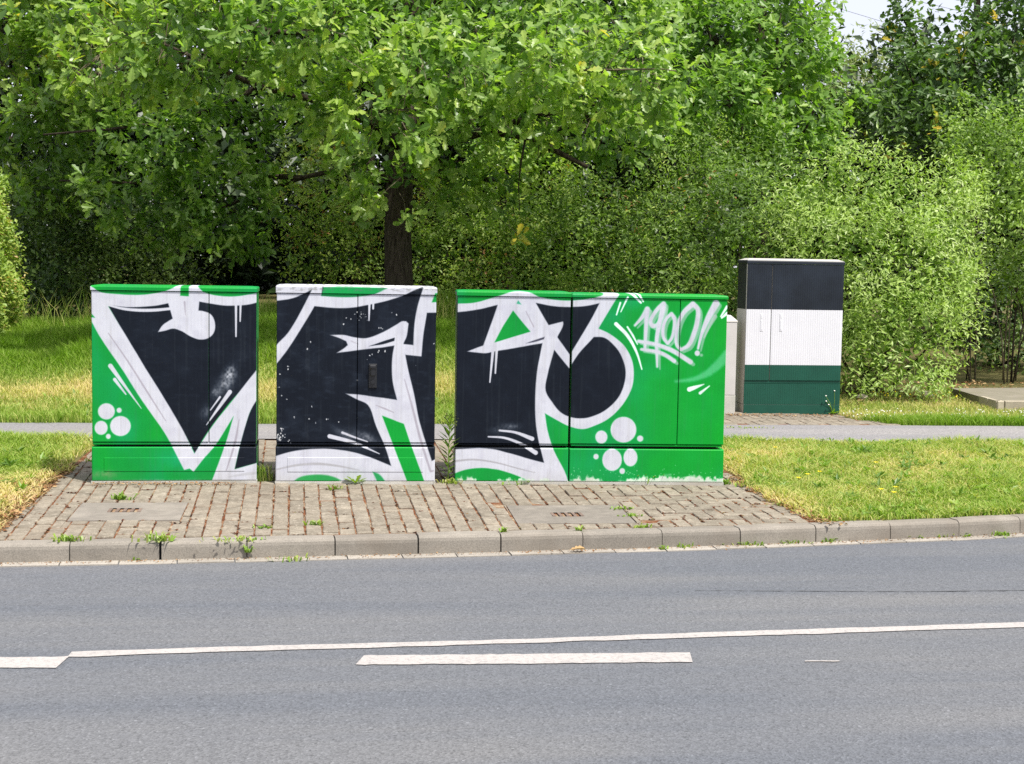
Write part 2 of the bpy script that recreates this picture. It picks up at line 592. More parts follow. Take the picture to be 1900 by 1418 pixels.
tl = [(133, 1211), (400, 1202), (700, 1194.5), (950, 1187.5), (1300, 1175), (1600, 1165.5), (1900, 1156), (2300, 1142), (2900, 1120)]
bl = [(125, 1221), (400, 1211), (700, 1203), (950, 1195.5), (1300, 1184), (1600, 1174.5), (1900, 1165), (2300, 1151), (2900, 1128)]
strip_on_road('solid_lane_line', tl, bl, M['marking'], n=90)
strip_on_road('lane_dash', [(671, 1217.5), (980, 1215), (1283, 1212)], [(660, 1234.5), (980, 1233), (1285, 1230)], M['marking'], n=40)
strip_on_road('lane_dash', [(-560, 1224), (-200, 1222), (130, 1220)], [(-560, 1243), (-200, 1242), (104, 1240.5)], M['marking'], n=40)
strip_on_road('paint_remnant', [(1493, 1227.2), (1556, 1227)], [(1493, 1229), (1556, 1229)], M['marking'], n=8, jag=0.001)
# the tar seam in the asphalt of the lane
strip_on_road('tar_seam', [(1290, 1096), (1700, 1098), (2100, 1093)], [(1290, 1096.4), (1700, 1098.8), (2100, 1093.7)], M['seam'], n=60, jag=0.003)

kerb = tag(bpy.data.objects.new('kerb', None), kind='structure')
COL.objects.link(kerb)
kj = [on_z(x, y, KERB_H)[0] for x, y in ((127, 1010), (295, 1009), (457, 1007), (622, 1003), (778, 999), (933, 996), (1085, 991), (1232, 986),
                                         (1376, 981), (1516, 976), (1652, 970), (1779, 965))]
step = 0.5
kj = [kj[0] - step * k for k in range(14, 0, -1)] + kj + [kj[-1] + 0.48 * k for k in range(1, 20)]


def kerb_pt(x, off, z):
    dx = 0.02
    t = np.array([2 * dx, float(kerb_y(x + dx) - kerb_y(x - dx))])
    t /= np.linalg.norm(t)
    nrm = np.array([-t[1], t[0]])
    return np.array([x + nrm[0] * off, float(kerb_y(x)) + nrm[1] * off, z])


prof = [(0.0, -0.12), (0.008, 0.078), (0.012, 0.096), (0.022, 0.108), (0.036, KERB_H), (KERB_W - 0.006, KERB_H), (KERB_W, KERB_H - 0.006), (KERB_W, -0.12)]
for i in range(len(kj) - 1):
    gap = [0.005, 0.005]
    if i in (14, 15): gap = [0.012 if i == 15 else 0.005, 0.012 if i == 14 else 0.005]
    if i in (17, 18): gap = [0.008, 0.008]
    xa, xb = kj[i] + gap[0] * 0.6, kj[i + 1] - gap[1] * 0.6
    dz, dy = rng.normal(0, 0.0022), rng.normal(0, 0.0025)
    ns = 3
    V, F = [], []
    q = len(prof)
    for a in range(ns):
        x = xa + (xb - xa) * a / (ns - 1)
        e = 0.003 if a in (0, ns - 1) else 0
        for (o, z) in prof:
            V.append(kerb_pt(x, o + dy, z + dz - (e if z > 0.1 else 0)))
    for a in range(ns - 1):
        for k in range(q - 1):
            F.append([a * q + k, (a + 1) * q + k, (a + 1) * q + k + 1, a * q + k + 1])
    F.append(list(range(q))[::-1] if False else list(range(q)))
    F.append([(ns - 1) * q + k for k in range(q)][::-1])
    mb = MB()
    mb.add(V, F)
    mb.build('kerb_stone', M['kerb'], kerb)
# dark sheet behind the open joints
mb = MB()
Vb, Fb = [], []
for x in np.linspace(kj[0], kj[-1], 60):
    Vb += [kerb_pt(x, 0.03, -0.1), kerb_pt(x, 0.03, KERB_H - 0.02), kerb_pt(x, KERB_W - 0.01, KERB_H - 0.02)]
for i in range(59):
    for k in range(2):
        Fb.append([i * 3 + k, i * 3 + 3 + k, i * 3 + 4 + k, i * 3 + 1 + k])
mb.add(Vb, Fb)
mb.build('joint_backing', M['black_gap'], kerb)
gutter = tag(bpy.data.objects.new('gutter', None), kind='structure')
COL.objects.link(gutter)
gx = list(np.arange(kj[4], kj[-6], 0.33))
for i in range(len(gx) - 1):
    xa, xb = gx[i] + 0.004, gx[i + 1] - 0.004
    z0 = 0.006 + rng.normal(0, 0.0012)
    w = GUT + rng.normal(0, 0.004)
    V = [kerb_pt(xa, -w, -0.05), kerb_pt(xb, -w, -0.05), kerb_pt(xb, 0.012, -0.05), kerb_pt(xa, 0.012, -0.05),
         kerb_pt(xa, -w, z0 - 0.003), kerb_pt(xb, -w, z0 - 0.003), kerb_pt(xb, 0.012, z0), kerb_pt(xa, 0.012, z0)]
    mb = MB()
    mb.add(V, [[0, 1, 5, 4], [1, 2, 6, 5], [2, 3, 7, 6], [3, 0, 4, 7], [4, 5, 6, 7]], 0, float(rng.random()))
    mb.build('gutter_stone', M['gutter'], gutter)

# ------------------------------------------------------------------ paved pads
PAD_L0, PAD_L1 = on_ground(2, 985), on_ground(170, 838)       # left edge of the pad, near and far
PAD_R0, PAD_R1 = on_ground(1524, 972), on_ground(1380, 905)
PAD_R2 = on_ground(1352, 884)


def edge_x(y, a, b):
    return a[0] + (b[0] - a[0]) * (y - a[1]) / (b[1] - a[1])


def pad_left(y): return edge_x(y, PAD_L0, PAD_L1)


def pad_right(y):
    if y < PAD_R1[1]: return edge_x(y, PAD_R0, PAD_R1)
    return max(edge_x(y, PAD_R1, PAD_R2), PAD_R2[0] - 0.15)


def clip_poly(P, a, n):
    """keep the side of polygon P where (p-a).n >= 0"""
    out = []
    for i in range(len(P)):
        p, q = P[i], P[(i + 1) % len(P)]
        dp, dq = np.dot(p - a, n), np.dot(q - a, n)
        if dp >= 0: out.append(p)
        if dp * dq < 0: out.append(p + (q - p) * dp / (dp - dq))
    return out


pad = tag(bpy.data.objects.new('paved_pad', None), kind='structure')
COL.objects.link(pad)
# bedding sheet under the joints
V, F = [], []
ys = np.linspace(8.75, 13.0, 18)
for y in ys:
    for k in range(9):
        x = (pad_left(y) - 0.03) + (pad_right(y) - pad_left(y) + 0.08) * k / 8
        yy = max(y, float(kerb_y(x)) + KERB_W - 0.01)
        V.append((x, yy, float(ground_z(x, yy)) - 0.0065))
for i in range(len(ys) - 1):
    for k in range(8):
        F.append([i * 9 + k, i * 9 + k + 1, (i + 1) * 9 + k + 1, (i + 1) * 9 + k])
link('bedding', np_mesh('bedding', np.array(V), np.array(F)), pad, M['joint'])

COVERS = []
for (c0, c1, c2, c3) in (((128, 966), (337, 966), (345, 933), (150, 933)), ((958, 971), (1178, 972), (1150, 938), (942, 938))):
    q = [on_ground(*c) for c in (c0, c1, c2, c3)]
    xa, xb = (q[0][0] + q[3][0]) / 2, (q[1][0] + q[2][0]) / 2
    ya, yb = (q[0][1] + q[1][1]) / 2, (q[2][1] + q[3][1]) / 2
    COVERS.append((xa, xb, ya, yb))

PIT = 0.1025
ROT = math.radians(1.2)
cr, sr = math.cos(ROT), math.sin(ROT)
ORG = np.array([0.0, 8.8])


def to_w(u, v): return ORG + np.array([u * cr - v * sr, u * sr + v * cr])


U_HB = math.floor((COVERS[1][1] + 0.05) / PIT) * PIT       # stretcher courses left of this line, herringbone right of it
pv = []
for iu in range(-40, int(U_HB / PIT) + 1):
    for iv in range(-3, 22):
        pv.append((iu * PIT, iv * 2 * PIT + (PIT if iu % 2 else 0), PIT, 2 * PIT, -1))
for iu in range(int(U_HB / PIT) - 3, int(U_HB / PIT) + 45):
    for iv in range(-4, 44):
        t = (iu - iv) % 4
        if t == 0: pv.append((iu * PIT, iv * PIT, 2 * PIT, PIT, 1))
        elif t == 3: pv.append((iu * PIT, iv * PIT, PIT, 2 * PIT, 1))
GU, GV = 0.0046, 0.0068


def area(P):
    return 0.5 * abs(sum(P[i][0] * P[(i + 1) % len(P)][1] - P[(i + 1) % len(P)][0] * P[i][1] for i in range(len(P)))) if len(P) > 2 else 0


def minus_rect(P, xa, xb, ya, yb):
    """what is left of P outside a rectangle, as up to four pieces"""
    X_, Y_ = np.array([1., 0]), np.array([0, 1.])
    if max(p[0] for p in P) < xa or min(p[0] for p in P) > xb or max(p[1] for p in P) < ya or min(p[1] for p in P) > yb: return None
    out = [clip_poly(P, np.array([xa, 0]), -X_), clip_poly(P, np.array([xb, 0]), X_)]
    mid = clip_poly(clip_poly(P, np.array([xa, 0]), X_), np.array([xb, 0]), -X_)
    if len(mid) > 2: out += [clip_poly(mid, np.array([0, ya]), -Y_), clip_poly(mid, np.array([0, yb]), Y_)]
    return out


pieces = []
hbw = to_w(U_HB, 0)
hbn = np.array([cr, sr])
eL = np.array(PAD_L1[:2]) - np.array(PAD_L0[:2]); nL = np.array([eL[1], -eL[0]]) / np.linalg.norm(eL)
for (u0, v0, du, dv, side) in pv:
    P = [to_w(u0 + GU, v0 + GV), to_w(u0 + du - GU, v0 + GV), to_w(u0 + du - GU, v0 + dv - GV), to_w(u0 + GU, v0 + dv - GV)]
    c = sum(P) / 4
    if c[1] > 12.75 or c[1] < 8.6 or c[0] > 4.2 or c[0] < -2.6: continue
    full = True
    a0 = area(P)
    kx = c[0]
    sl_ = float(kerb_y(kx + .1) - kerb_y(kx - .1)) / 0.2
    n = np.array([-sl_, 1.0]) / math.hypot(sl_, 1)
    P = clip_poly(P, np.array([kx, float(kerb_y(kx)) + KERB_W + 0.008]), n)
    if len(P) > 2: P = clip_poly(P, hbw + hbn * side * 0.004, hbn * side)
    if len(P) > 2: P = clip_poly(P, np.array(PAD_L0[:2]) + nL * rng.normal(0, .006), nL)
    if len(P) < 3: continue
    c = sum(P) / len(P)
    if c[0] > pad_right(c[1]) + 0.03 * rng.random(): continue
    parts_ = [P]
    for (xa, xb, ya, yb) in COVERS:
        nxt = []
        for q in parts_:
            m_ = minus_rect(q, xa - .009, xb + .009, ya - .009, yb + .009)
            nxt += [q] if m_ is None else [w for w in m_ if len(w) > 2]
        parts_ = nxt
    for q in parts_:
        A = area(q)
        if A < 0.0006: continue
        pieces.append((q, A > a0 * 0.995, sum(q) / len(q), du > dv))


def prism(P, h, ch, t=0.5, skirt=0.05):
    """paver: chamfered top at z=h on the outline P (local coordinates)"""
    n = len(P)
    c = sum(P) / n
    V = [(p[0], p[1], h - skirt) for p in P] + [(p[0], p[1], h - ch) for p in P]
    V += [tuple(c + (p - c) * (1 - ch * 1.2 / max(np.linalg.norm(p - c), 0.02))) + (h,) for p in P]
    F = [[i, (i + 1) % n, n + (i + 1) % n, n + i] for i in range(n)]
    F += [[n + i, n + (i + 1) % n, 2 * n + (i + 1) % n, 2 * n + i] for i in range(n)]
    F += [[2 * n + i for i in range(n)]]
    return V, F


def full_paver(du, dv):
    P = []
    for (a, b) in ((-1, -1), (1, -1), (1, 1), (-1, 1)):          # worn corners and slightly wavy edges
        e = .007 + .006 * rng.random()
        c = np.array([a * du / 2, b * dv / 2])
        i = np.array([-a * e, 0]); j = np.array([0, -b * e])
        P += [c + j, c + i] if a * b > 0 else [c + i, c + j]
        m = [np.array([0, -dv / 2]), np.array([du / 2, 0]), np.array([0, dv / 2]), np.array([-du / 2, 0])][len(P) // 2 - 1]
    P = [p + rng.normal(0, .0016, 2) for p in P]
    V, F = prism(P, 0.0, 0.006)
    mb = MB(); mb.add(V, F)
    me = mb.mesh('paver'); me.materials.append(M['paver'])
    return me


pave_mesh = [[full_paver(PIT - 2 * GU, 2 * PIT - 2 * GV) for _ in range(9)], [full_paver(2 * PIT - 2 * GU, PIT - 2 * GV) for _ in range(9)]]
slope_rx = math.atan(0.031)
pieces.sort(key=lambda p: np.linalg.norm(p[2]))
rest = MB()
np_ = 0
for (P, full, c, horiz) in pieces:
    z = float(ground_z(c[0], c[1])) + 0.001 + rng.normal(0, 0.0028)
    if np_ < 300:
        if full:
            o = link('paver', pave_mesh[1 if horiz else 0][int(rng.integers(9))], pad)
            o.location = (c[0] + rng.normal(0, .0012), c[1] + rng.normal(0, .0012), z)
            o.rotation_euler = (slope_rx + rng.normal(0, .016), rng.normal(0, .016), ROT + rng.normal(0, .012))
        else:
            Q = [p - c for p in P]
            V, F = prism(Q, 0.0, 0.005)
            V = [(v[0], v[1], v[2] + 0.031 * v[1]) for v in V]
            mb = MB(); mb.add(V, F)
            o = mb.build('paver', M['paver'], pad)
            o.location = (c[0], c[1], z)
        np_ += 1
    else:
        Q = [p - c for p in P]
        V, F = prism(Q, 0.0, 0.005)
        rest.add([(v[0] + c[0], v[1] + c[1], v[2] + z + 0.031 * v[1]) for v in V], F, 0, float(rng.random() * 1.5))
if rest.v:
    tag(rest.build('paver_field', M['paver'], pad), kind='stuff')

# second paved area around the black, white and green cabinet, beyond the footpath
pad2 = tag(bpy.data.objects.new('paved_strip', None), kind='structure')
COL.objects.link(pad2)
q0, q1 = on_ground(1270, 796), on_ground(1690, 797)
yb2 = on_ground(1470, 752)[1]
mb = MB()
V2, F2 = [], []
yy2 = np.linspace(PATH_Y1 - 0.03, yb2, 6)
for y in yy2:
    w = (y - yy2[0]) / (yy2[-1] - yy2[0])
    for k in range(7):
        x = q0[0] + (q1[0] - 0.9 * w - q0[0]) * k / 6
        V2.append((x, y, float(ground_z(x, y)) + 0.004))
for i in range(5):
    for k in range(6):
        F2.append([i * 7 + k, i * 7 + k + 1, (i + 1) * 7 + k + 1, (i + 1) * 7 + k])
link('bedding', np_mesh('bedding', np.array(V2), np.array(F2)), pad2, M['joint'])
cnt = 0
for iu in range(60):
    for iv in range(40):
        t = (iu - iv) % 4
        if t == 0: du, dv = 2, 1
        elif t == 3: du, dv = 1, 2
        else: continue
        x0, y0 = q0[0] + iu * PIT, yy2[0] + 0.02 + iv * PIT
        cx, cy = x0 + du * PIT / 2, y0 + dv * PIT / 2
        if cy > yb2 - 0.05: continue
        w = (cy - yy2[0]) / (yy2[-1] - yy2[0])
        if cx > q1[0] - 0.9 * w - 0.1 + 0.2 * rng.random(): continue
        P = [np.array(p) for p in ((x0 + GU, y0 + GV), (x0 + du * PIT - GU, y0 + GV), (x0 + du * PIT - GU, y0 + dv * PIT - GV), (x0 + GU, y0 + dv * PIT - GV))]
        V, F = prism(P, 0.0, 0.004, skirt=0.03)
        z = float(ground_z(cx, cy)) + 0.010 + rng.normal(0, 0.0012)
        mb.add([(v[0], v[1], v[2] + z) for v in V], F, 0, float(rng.random() * 1.6))
        cnt += 1
tag(mb.build('paver_field', M['paver'], pad2), kind='stuff')

# moss and reddish crumbs lodged in the joints
M_moss = mat_leaf('joint_moss', [(0.0, (0.05, 0.022, 0.014)), (0.45, (0.12, 0.045, 0.025)), (0.75, (0.20, 0.10, 0.05)), (1.0, (0.12, 0.13, 0.03))], 0.05, 0.95, 0.05)


def joint_debris():
    P, d = [], []
    for _ in range(1500):
        Q, full, c, hz = pieces[int(rng.integers(len(pieces)))]
        i = int(rng.integers(len(Q)))
        a, b = Q[i], Q[(i + 1) % len(Q)]
        L = np.linalg.norm(b - a)
        if L < .05 or (abs(b[0] - a[0]) > abs(b[1] - a[1]) and rng.random() < .45): continue
        n = np.array([b[1] - a[1], -(b[0] - a[0])]) / L
        f0, w = rng.random(), rng.uniform(.1, .45)
        for _k in range(int(3 + 14 * w)):
            f = np.clip(f0 + rng.normal(0, w * .4), 0, 1)
            q = a + (b - a) * f + n * (.004 + rng.normal(0, .0028))
            P.append((q[0], q[1], float(ground_z(q[0], q[1])) - .001 + rng.random() * .003))
            ang = math.atan2(b[1] - a[1], b[0] - a[0]) + rng.normal(0, .5)
            d.append((math.cos(ang), math.sin(ang), rng.normal(0, .15)))
    P, d = np.array(P), np.array(d)
    n = len(P)
    T = np.array([(0, 0, 0), (.34, .5, .05), (0, 1, 0), (-.34, .5, .05)])
    s_, dd, nn = [], None, None
    dn = d / np.linalg.norm(d, axis=1, keepdims=True)
    sd = np.cross(dn, np.array([0, 0, 1.0]) + rng.normal(0, .2, (n, 3)))
    sd /= np.linalg.norm(sd, axis=1, keepdims=True)
    up = np.cross(sd, dn)
    sz = rng.uniform(.009, .024, n)
    V = P[:, None] + sz[:, None, None] * (T[None, :, 0:1] * sd[:, None] + T[None, :, 1:2] * dn[:, None] + T[None, :, 2:3] * up[:, None])
    F = np.arange(n)[:, None] * 4 + np.array([[0, 1, 2, 3]])
    tag(link('joint_debris', np_mesh('joint_debris', V.reshape(-1, 3), F, np.clip(rng.normal(.42, .25, n), 0, 1)), pad, M_moss), kind='stuff')


joint_debris()

# concrete cable-chamber covers with four rusty lifting slots
slope = 0.031
for k, (xa, xb, ya, yb) in enumerate(COVERS):
    zc = float(ground_z((xa + xb) / 2, ya))
    lab = ('grey concrete chamber cover in the paving before the V cabinet on the left' if k == 0 else
           'grey concrete chamber cover in the paving before the circle lettering, grass along its right side')
    c = empty('concrete_cover', (xa, ya, zc + 0.001), lab, 'utility cover', 'concrete covers set in the paving')
    sc = [(232, 947), (1052, 955)][k]
    s0 = on_ground(*sc)
    sx, sy = s0[0] - xa, s0[1] - ya
    W_, D_ = xb - xa, yb - ya
    mb = MB()
    hw, hd, pitch = 0.0125, 0.066, 0.047
    xsn = [0.0]
    for i in range(4):
        m0 = sx + (i - 1.5) * pitch
        xsn += [m0 - hw, m0 + hw]
    xsn.append(W_)
    ysn = [0.0, sy - hd, sy + hd, D_]
    nx = len(xsn)
    V, F = [], []
    for y in ysn:
        for x in xsn:
            V.append((x, y, slope * y))
    for i in range(3):
        for j in range(nx - 1):
            if i == 1 and j % 2 == 1: continue
            F.append([i * nx + j, i * nx + j + 1, (i + 1) * nx + j + 1, (i + 1) * nx + j])
    mb.add(V, F)
    for (x0, y0, x1, y1) in ((0, 0, W_, 0), (W_, 0, W_, D_), (W_, D_, 0, D_), (0, D_, 0, 0)):
        mb.add([(x0, y0, slope * y0), (x1, y1, slope * y1), (x1, y1, slope * y1 - .05), (x0, y0, slope * y0 - .05)], [[0, 3, 2, 1]])
    mb.build('slab', M['cover'], c)
    for i in range(4):
        m0 = sx + (i - 1.5) * pitch
        mb = MB()
        for (x0, y0, x1, y1) in ((m0 - hw, sy - hd, m0 - hw, sy + hd), (m0 + hw, sy + hd, m0 + hw, sy - hd), (m0 + hw, sy - hd, m0 - hw, sy - hd), (m0 - hw, sy + hd, m0 + hw, sy + hd)):
            mb.add([(x0, y0, slope * y0), (x1, y1, slope * y1), (x1, y1, -0.06), (x0, y0, -0.06)], [[0, 1, 2, 3]])
        mb.add([(m0 - hw, sy - hd, -.055), (m0 + hw, sy - hd, -.055), (m0 + hw, sy + hd, -.055), (m0 - hw, sy + hd, -.055)], [[0, 1, 2, 3]])
        mb.build('lifting_slot', M['black_gap'], c)
    # rusty iron rims between the slots
    for i in range(5):
        m0 = sx + (i - 2) * pitch
        mb = MB()
        mb.box(m0 - pitch / 2 + hw + 0.001, m0 + pitch / 2 - hw - 0.001, sy - hd + 0.002, sy + hd - 0.002, slope * sy - 0.008, slope * sy + 0.0022)
        mb.build('iron_rim', M['rust'], c)

# ------------------------------------------------------------------ painted cabinets


def vnoise(h, w, cell, seed, octaves=3):
    """smooth value noise in 0..1; cell = (cells high, cells wide)"""
    r = np.random.default_rng(seed)
    out = np.zeros((h, w)); amp = 1.0; tot = 0
    ch, cw = cell
    for _ in range(octaves):
        g = r.random((int(ch) + 2, int(cw) + 2))
        y = np.linspace(0, ch, h); x = np.linspace(0, cw, w)
        y0 = y.astype(int); x0 = x.astype(int)
        fy = (y - y0)[:, None]; fx = (x - x0)[None, :]
        fy = fy * fy * (3 - 2 * fy); fx = fx * fx * (3 - 2 * fx)
        a = g[y0][:, x0]; b = g[y0][:, x0 + 1]; c = g[y0 + 1][:, x0]; d = g[y0 + 1][:, x0 + 1]
        out += amp * ((a * (1 - fx) + b * fx) * (1 - fy) + (c * (1 - fx) + d * fx) * fy)
        tot += amp; amp *= 0.5; ch *= 2; cw *= 2
    return out / tot


def flow(pts, closed, extra=None, sharp=44, n=5):
    """rounds a traced outline: gentle turns become curves, sharp corners stay"""
    P = [np.array(p, float) for p in pts]
    m = len(P)
    if m < 3: return (list(map(tuple, P)), list(extra) if extra is not None else None)
    tan = []
    for i in range(m):
        a, b, c = P[i - 1] if (closed or i) else None, P[i], P[(i + 1) % m] if (closed or i < m - 1) else None
        if a is None or c is None: tan.append(None); continue
        u, v = b - a, c - b
        lu, lv = np.linalg.norm(u), np.linalg.norm(v)
        ang = math.degrees(math.acos(np.clip(np.dot(u, v) / (lu * lv + 1e-9), -1, 1)))
        if ang > sharp: tan.append(None)
        else:
            t = u / (lu + 1e-9) + v / (lv + 1e-9)
            tan.append(t / (np.linalg.norm(t) + 1e-9))
    out, ex = [], []
    for i in range(m if closed else m - 1):
        j = (i + 1) % m
        d = P[j] - P[i]
        L = np.linalg.norm(d)
        t0 = (tan[i] if tan[i] is not None else d / (L + 1e-9)) * L
        t1 = (tan[j] if tan[j] is not None else d / (L + 1e-9)) * L
        for k in range(n):
            q = k / n
            h = (2 * q ** 3 - 3 * q ** 2 + 1, q ** 3 - 2 * q ** 2 + q, -2 * q ** 3 + 3 * q ** 2, q ** 3 - q ** 2)
            out.append(tuple(h[0] * P[i] + h[1] * t0 + h[2] * P[j] + h[3] * t1))
            if extra is not None: ex.append(extra[i] * (1 - q) + extra[j] * q)
    if not closed:
        out.append(tuple(P[-1]))
        if extra is not None: ex.append(extra[-1])
    return out, (ex if extra is not None else None)


class Paint:
    """a picture of the paint on one flat cabinet front, drawn in code; shapes are given where they were sprayed"""
    def __init__(s, BL, rz, W, H, mm=2.5, seed=1):
        s.W, s.H = W, H
        s.u0, s.u1, s.z0, s.z1 = -0.02, W + 0.02, -0.02, H + 0.05
        s.nx = int((s.u1 - s.u0) * 1000 / mm); s.ny = int((s.z1 - s.z0) * 1000 / mm)
        uu = s.u0 + (np.arange(s.nx) + .5) / s.nx * (s.u1 - s.u0)
        zz = s.z0 + (np.arange(s.ny) + .5) / s.ny * (s.z1 - s.z0)
        U, Z = np.meshgrid(uu, zz)
        P = np.stack([BL[0] + U * math.cos(rz), BL[1] + U * math.sin(rz), BL[2] + Z], -1) - CAM
        dz = P @ _f
        s.X = CX + FPX * (P @ _r) / dz
        s.Y = CY - FPX * (P @ _u) / dz
        s.U, s.Z = U, Z
        s.img = np.zeros((s.ny, s.nx, 3)); s.seed = seed
        s.wn = vnoise(s.ny, s.nx, (7, 9), seed + 50, 4)
        s.fine = vnoise(s.ny, s.nx, (90, 90), seed + 51, 2)

    def lay(s, a, col):
        s.img = s.img * (1 - a[..., None]) + np.array(col, float) * a[..., None]

    def _sub(s, pts, pad):
        p = np.array(pts)
        m = (s.X > p[:, 0].min() - pad) & (s.X < p[:, 0].max() + pad) & (s.Y > p[:, 1].min() - pad) & (s.Y < p[:, 1].max() + pad)
        return m

    def poly(s, pts, col, soft=0.9, alpha=1.0):
        pts, _ = flow(pts, True)
        m = s._sub(pts, 4)
        if not m.any(): return
        x, y = s.X[m], s.Y[m]
        d = np.full(x.shape, 1e9); ins = np.zeros(x.shape, bool)
        n = len(pts)
        for i in range(n):
            (x0, y0), (x1, y1) = pts[i], pts[(i + 1) % n]
            ex, ey = x1 - x0, y1 - y0
            t = np.clip(((x - x0) * ex + (y - y0) * ey) / (ex * ex + ey * ey + 1e-9), 0, 1)
            d = np.minimum(d, (x - x0 - t * ex) ** 2 + (y - y0 - t * ey) ** 2)
            if y0 != y1:
                c = ((y0 > y) != (y1 > y)) & (x < ex * (y - y0) / (y1 - y0) + x0)
                ins ^= c
        sd = np.sqrt(d) * np.where(ins, -1, 1) + (s.wn[m] - .5) * 1.2
        a = np.zeros(s.X.shape)
        a[m] = np.clip(0.5 - sd / (2 * soft), 0, 1) * alpha
        s.lay(a, col)

    def stroke(s, pts, rad, col, soft=0.8, alpha=1.0, rough=0.0):
        """rad: one radius, or (first, last), or one per point"""
        n = len(pts)
        if np.isscalar(rad): rad = [rad] * n
        if len(rad) == 2 and n != 2: rad = list(np.linspace(rad[0], rad[1], n))
        pts, rad = flow(pts, False, rad, 70, 4)
        n = len(pts)
        m = s._sub(pts, max(rad) + 3 * soft + 2)
        if not m.any(): return
        x, y = s.X[m], s.Y[m]
        d = np.full(x.shape, 1e9)
        for i in range(n - 1):
            (x0, y0), (x1, y1) = pts[i], pts[i + 1]
            ex, ey = x1 - x0, y1 - y0
            t = np.clip(((x - x0) * ex + (y - y0) * ey) / (ex * ex + ey * ey + 1e-9), 0, 1)
            d = np.minimum(d, np.hypot(x - x0 - t * ex, y - y0 - t * ey) - (rad[i] + t * (rad[i + 1] - rad[i])))
        if rough: d = d + (s.fine[m] - .5) * rough
        a = np.zeros(s.X.shape)
        v = np.clip(0.5 - d / (2 * soft), 0, 1)
        a[m] = v * v * (3 - 2 * v) * alpha
        s.lay(a, col)

    def dot(s, cx, cy, rx, ry, col, soft=0.8, alpha=1.0):
        d = (np.hypot((s.X - cx) / rx, (s.Y - cy) / ry) - 1) * min(rx, ry)
        s.lay(np.clip(0.5 - d / (2 * soft), 0, 1) * alpha, col)

    def spray(s, cx, cy, rx, ry, col, alpha, grain=0.9, ang=0.0):
        c, q = math.cos(ang), math.sin(ang)
        dx, dy = s.X - cx, s.Y - cy
        r = np.hypot((dx * c + dy * q) / rx, (-dx * q + dy * c) / ry)
        a = np.exp(-r * r * 1.6) * alpha * (1 - grain + grain * 2 * s.fine) * (0.4 + 1.2 * s.wn)
        s.lay(np.clip(a, 0, 1), col)

    def chips(s, spots, col=(226, 228, 226), r=1.1):
        for (x, y, n, sp) in spots:
            rr = np.random.default_rng(int(x * 7 + y))
            for _ in range(n):
                a, b = rr.normal(0, sp, 2)
                q = r * (0.4 + 0.9 * rr.random())
                s.dot(x + a, y + b, q, q * (0.6 + rr.random()), col, 0.5)

    def base_wear(s, y0, col, amt, seed):
        """paint flaked off along the foot"""
        n = vnoise(s.ny, s.nx, (60, 60), seed, 3) * 0.6 + vnoise(s.ny, s.nx, (5, 14), seed + 1, 2) * 0.6
        t = (s.Y - y0) / 9.0 + (n - 0.62) * 3.2 * amt + .9 * np.clip((s.X - 1080) / 200, 0, 1)
        s.lay(np.clip(t * 1.5, 0, 1) * np.clip((s.Y - (y0 - 12)) / 8, 0, 1), col)

    def material(s, name, extra_rough=0.5):
        img = bpy.data.images.new(name, s.nx, s.ny, alpha=False)
        px = np.ones((s.ny, s.nx, 4), np.float32)
        px[..., :3] = np.clip(s.img / 255.0, 0, 1)
        img.pixels.foreach_set(px.ravel())
        img.update()
        img.pack()
        m = NT(name)
        t = m.n('TexImage', image=img, extension='EXTEND', interpolation='Cubic')
        uv = m.n('UVMap', uv_map='front')
        m.l(uv.outputs[0], t.inputs['Vector'])
        v = m.obj()
        n1 = m.noise(v, 7, 5)
        n2 = m.noise(m.obj((70, 70, 3)), 1.0, 3)
        c = m.mix(1.0, t.outputs['Color'], m.ramp(n1, [(0.25, 0.90), (0.7, 1.02)]), 'MULTIPLY')
        rib = m.n('TexWave', i_Scale=13.0, i_Distortion=0.0, bands_direction='X')
        m.l(v, rib.inputs['Vector'])
        h = m.math('ADD', m.math('MULTIPLY', rib.outputs['Fac'], 0.5), n2)
        m.bump(h, 0.12, 0.004)
        ro = m.math('ADD', m.math('MULTIPLY', n1, 0.25), extra_rough - 0.1)
        return m.fin(c, ro, 0.2)


WHITE = (198, 201, 210)
BLACK = (9, 17, 29)
GREEN = (4, 143, 53)
TEAL = (7, 145, 82)
GREY = (158, 154, 164)


def A_(pts): return [(140 + x / 3.375, 500 + y / 3.376) for x, y in pts]
def B_(pts): return [(490 + x / 3.375, 500 + y / 3.376) for x, y in pts]
def C_(pts): return [(820 + x / 3.46, 510 + y / 3.4585) for x, y in pts]
def D_(pts): return [(1040 + x / 3.459, 510 + y / 3.459) for x, y in pts]
def E_(pts): return [(1090 + x / 6.786, 520 + y / 6.783) for x, y in pts]


def green_ground(p, seed, teal_pts=()):
    p.img[:] = GREEN
    n = vnoise(p.ny, p.nx, (4, 5), seed, 3)
    p.lay(np.clip((n - 0.5) * 2.2, 0, 0.55), TEAL)
    p.lay(np.clip((0.42 - n) * 2.0, 0, 0.5), (6, 160, 34))
    for (x, y, rx, ry, a) in teal_pts: p.spray(x, y, rx, ry, (14, 156, 106), a, 0.15)


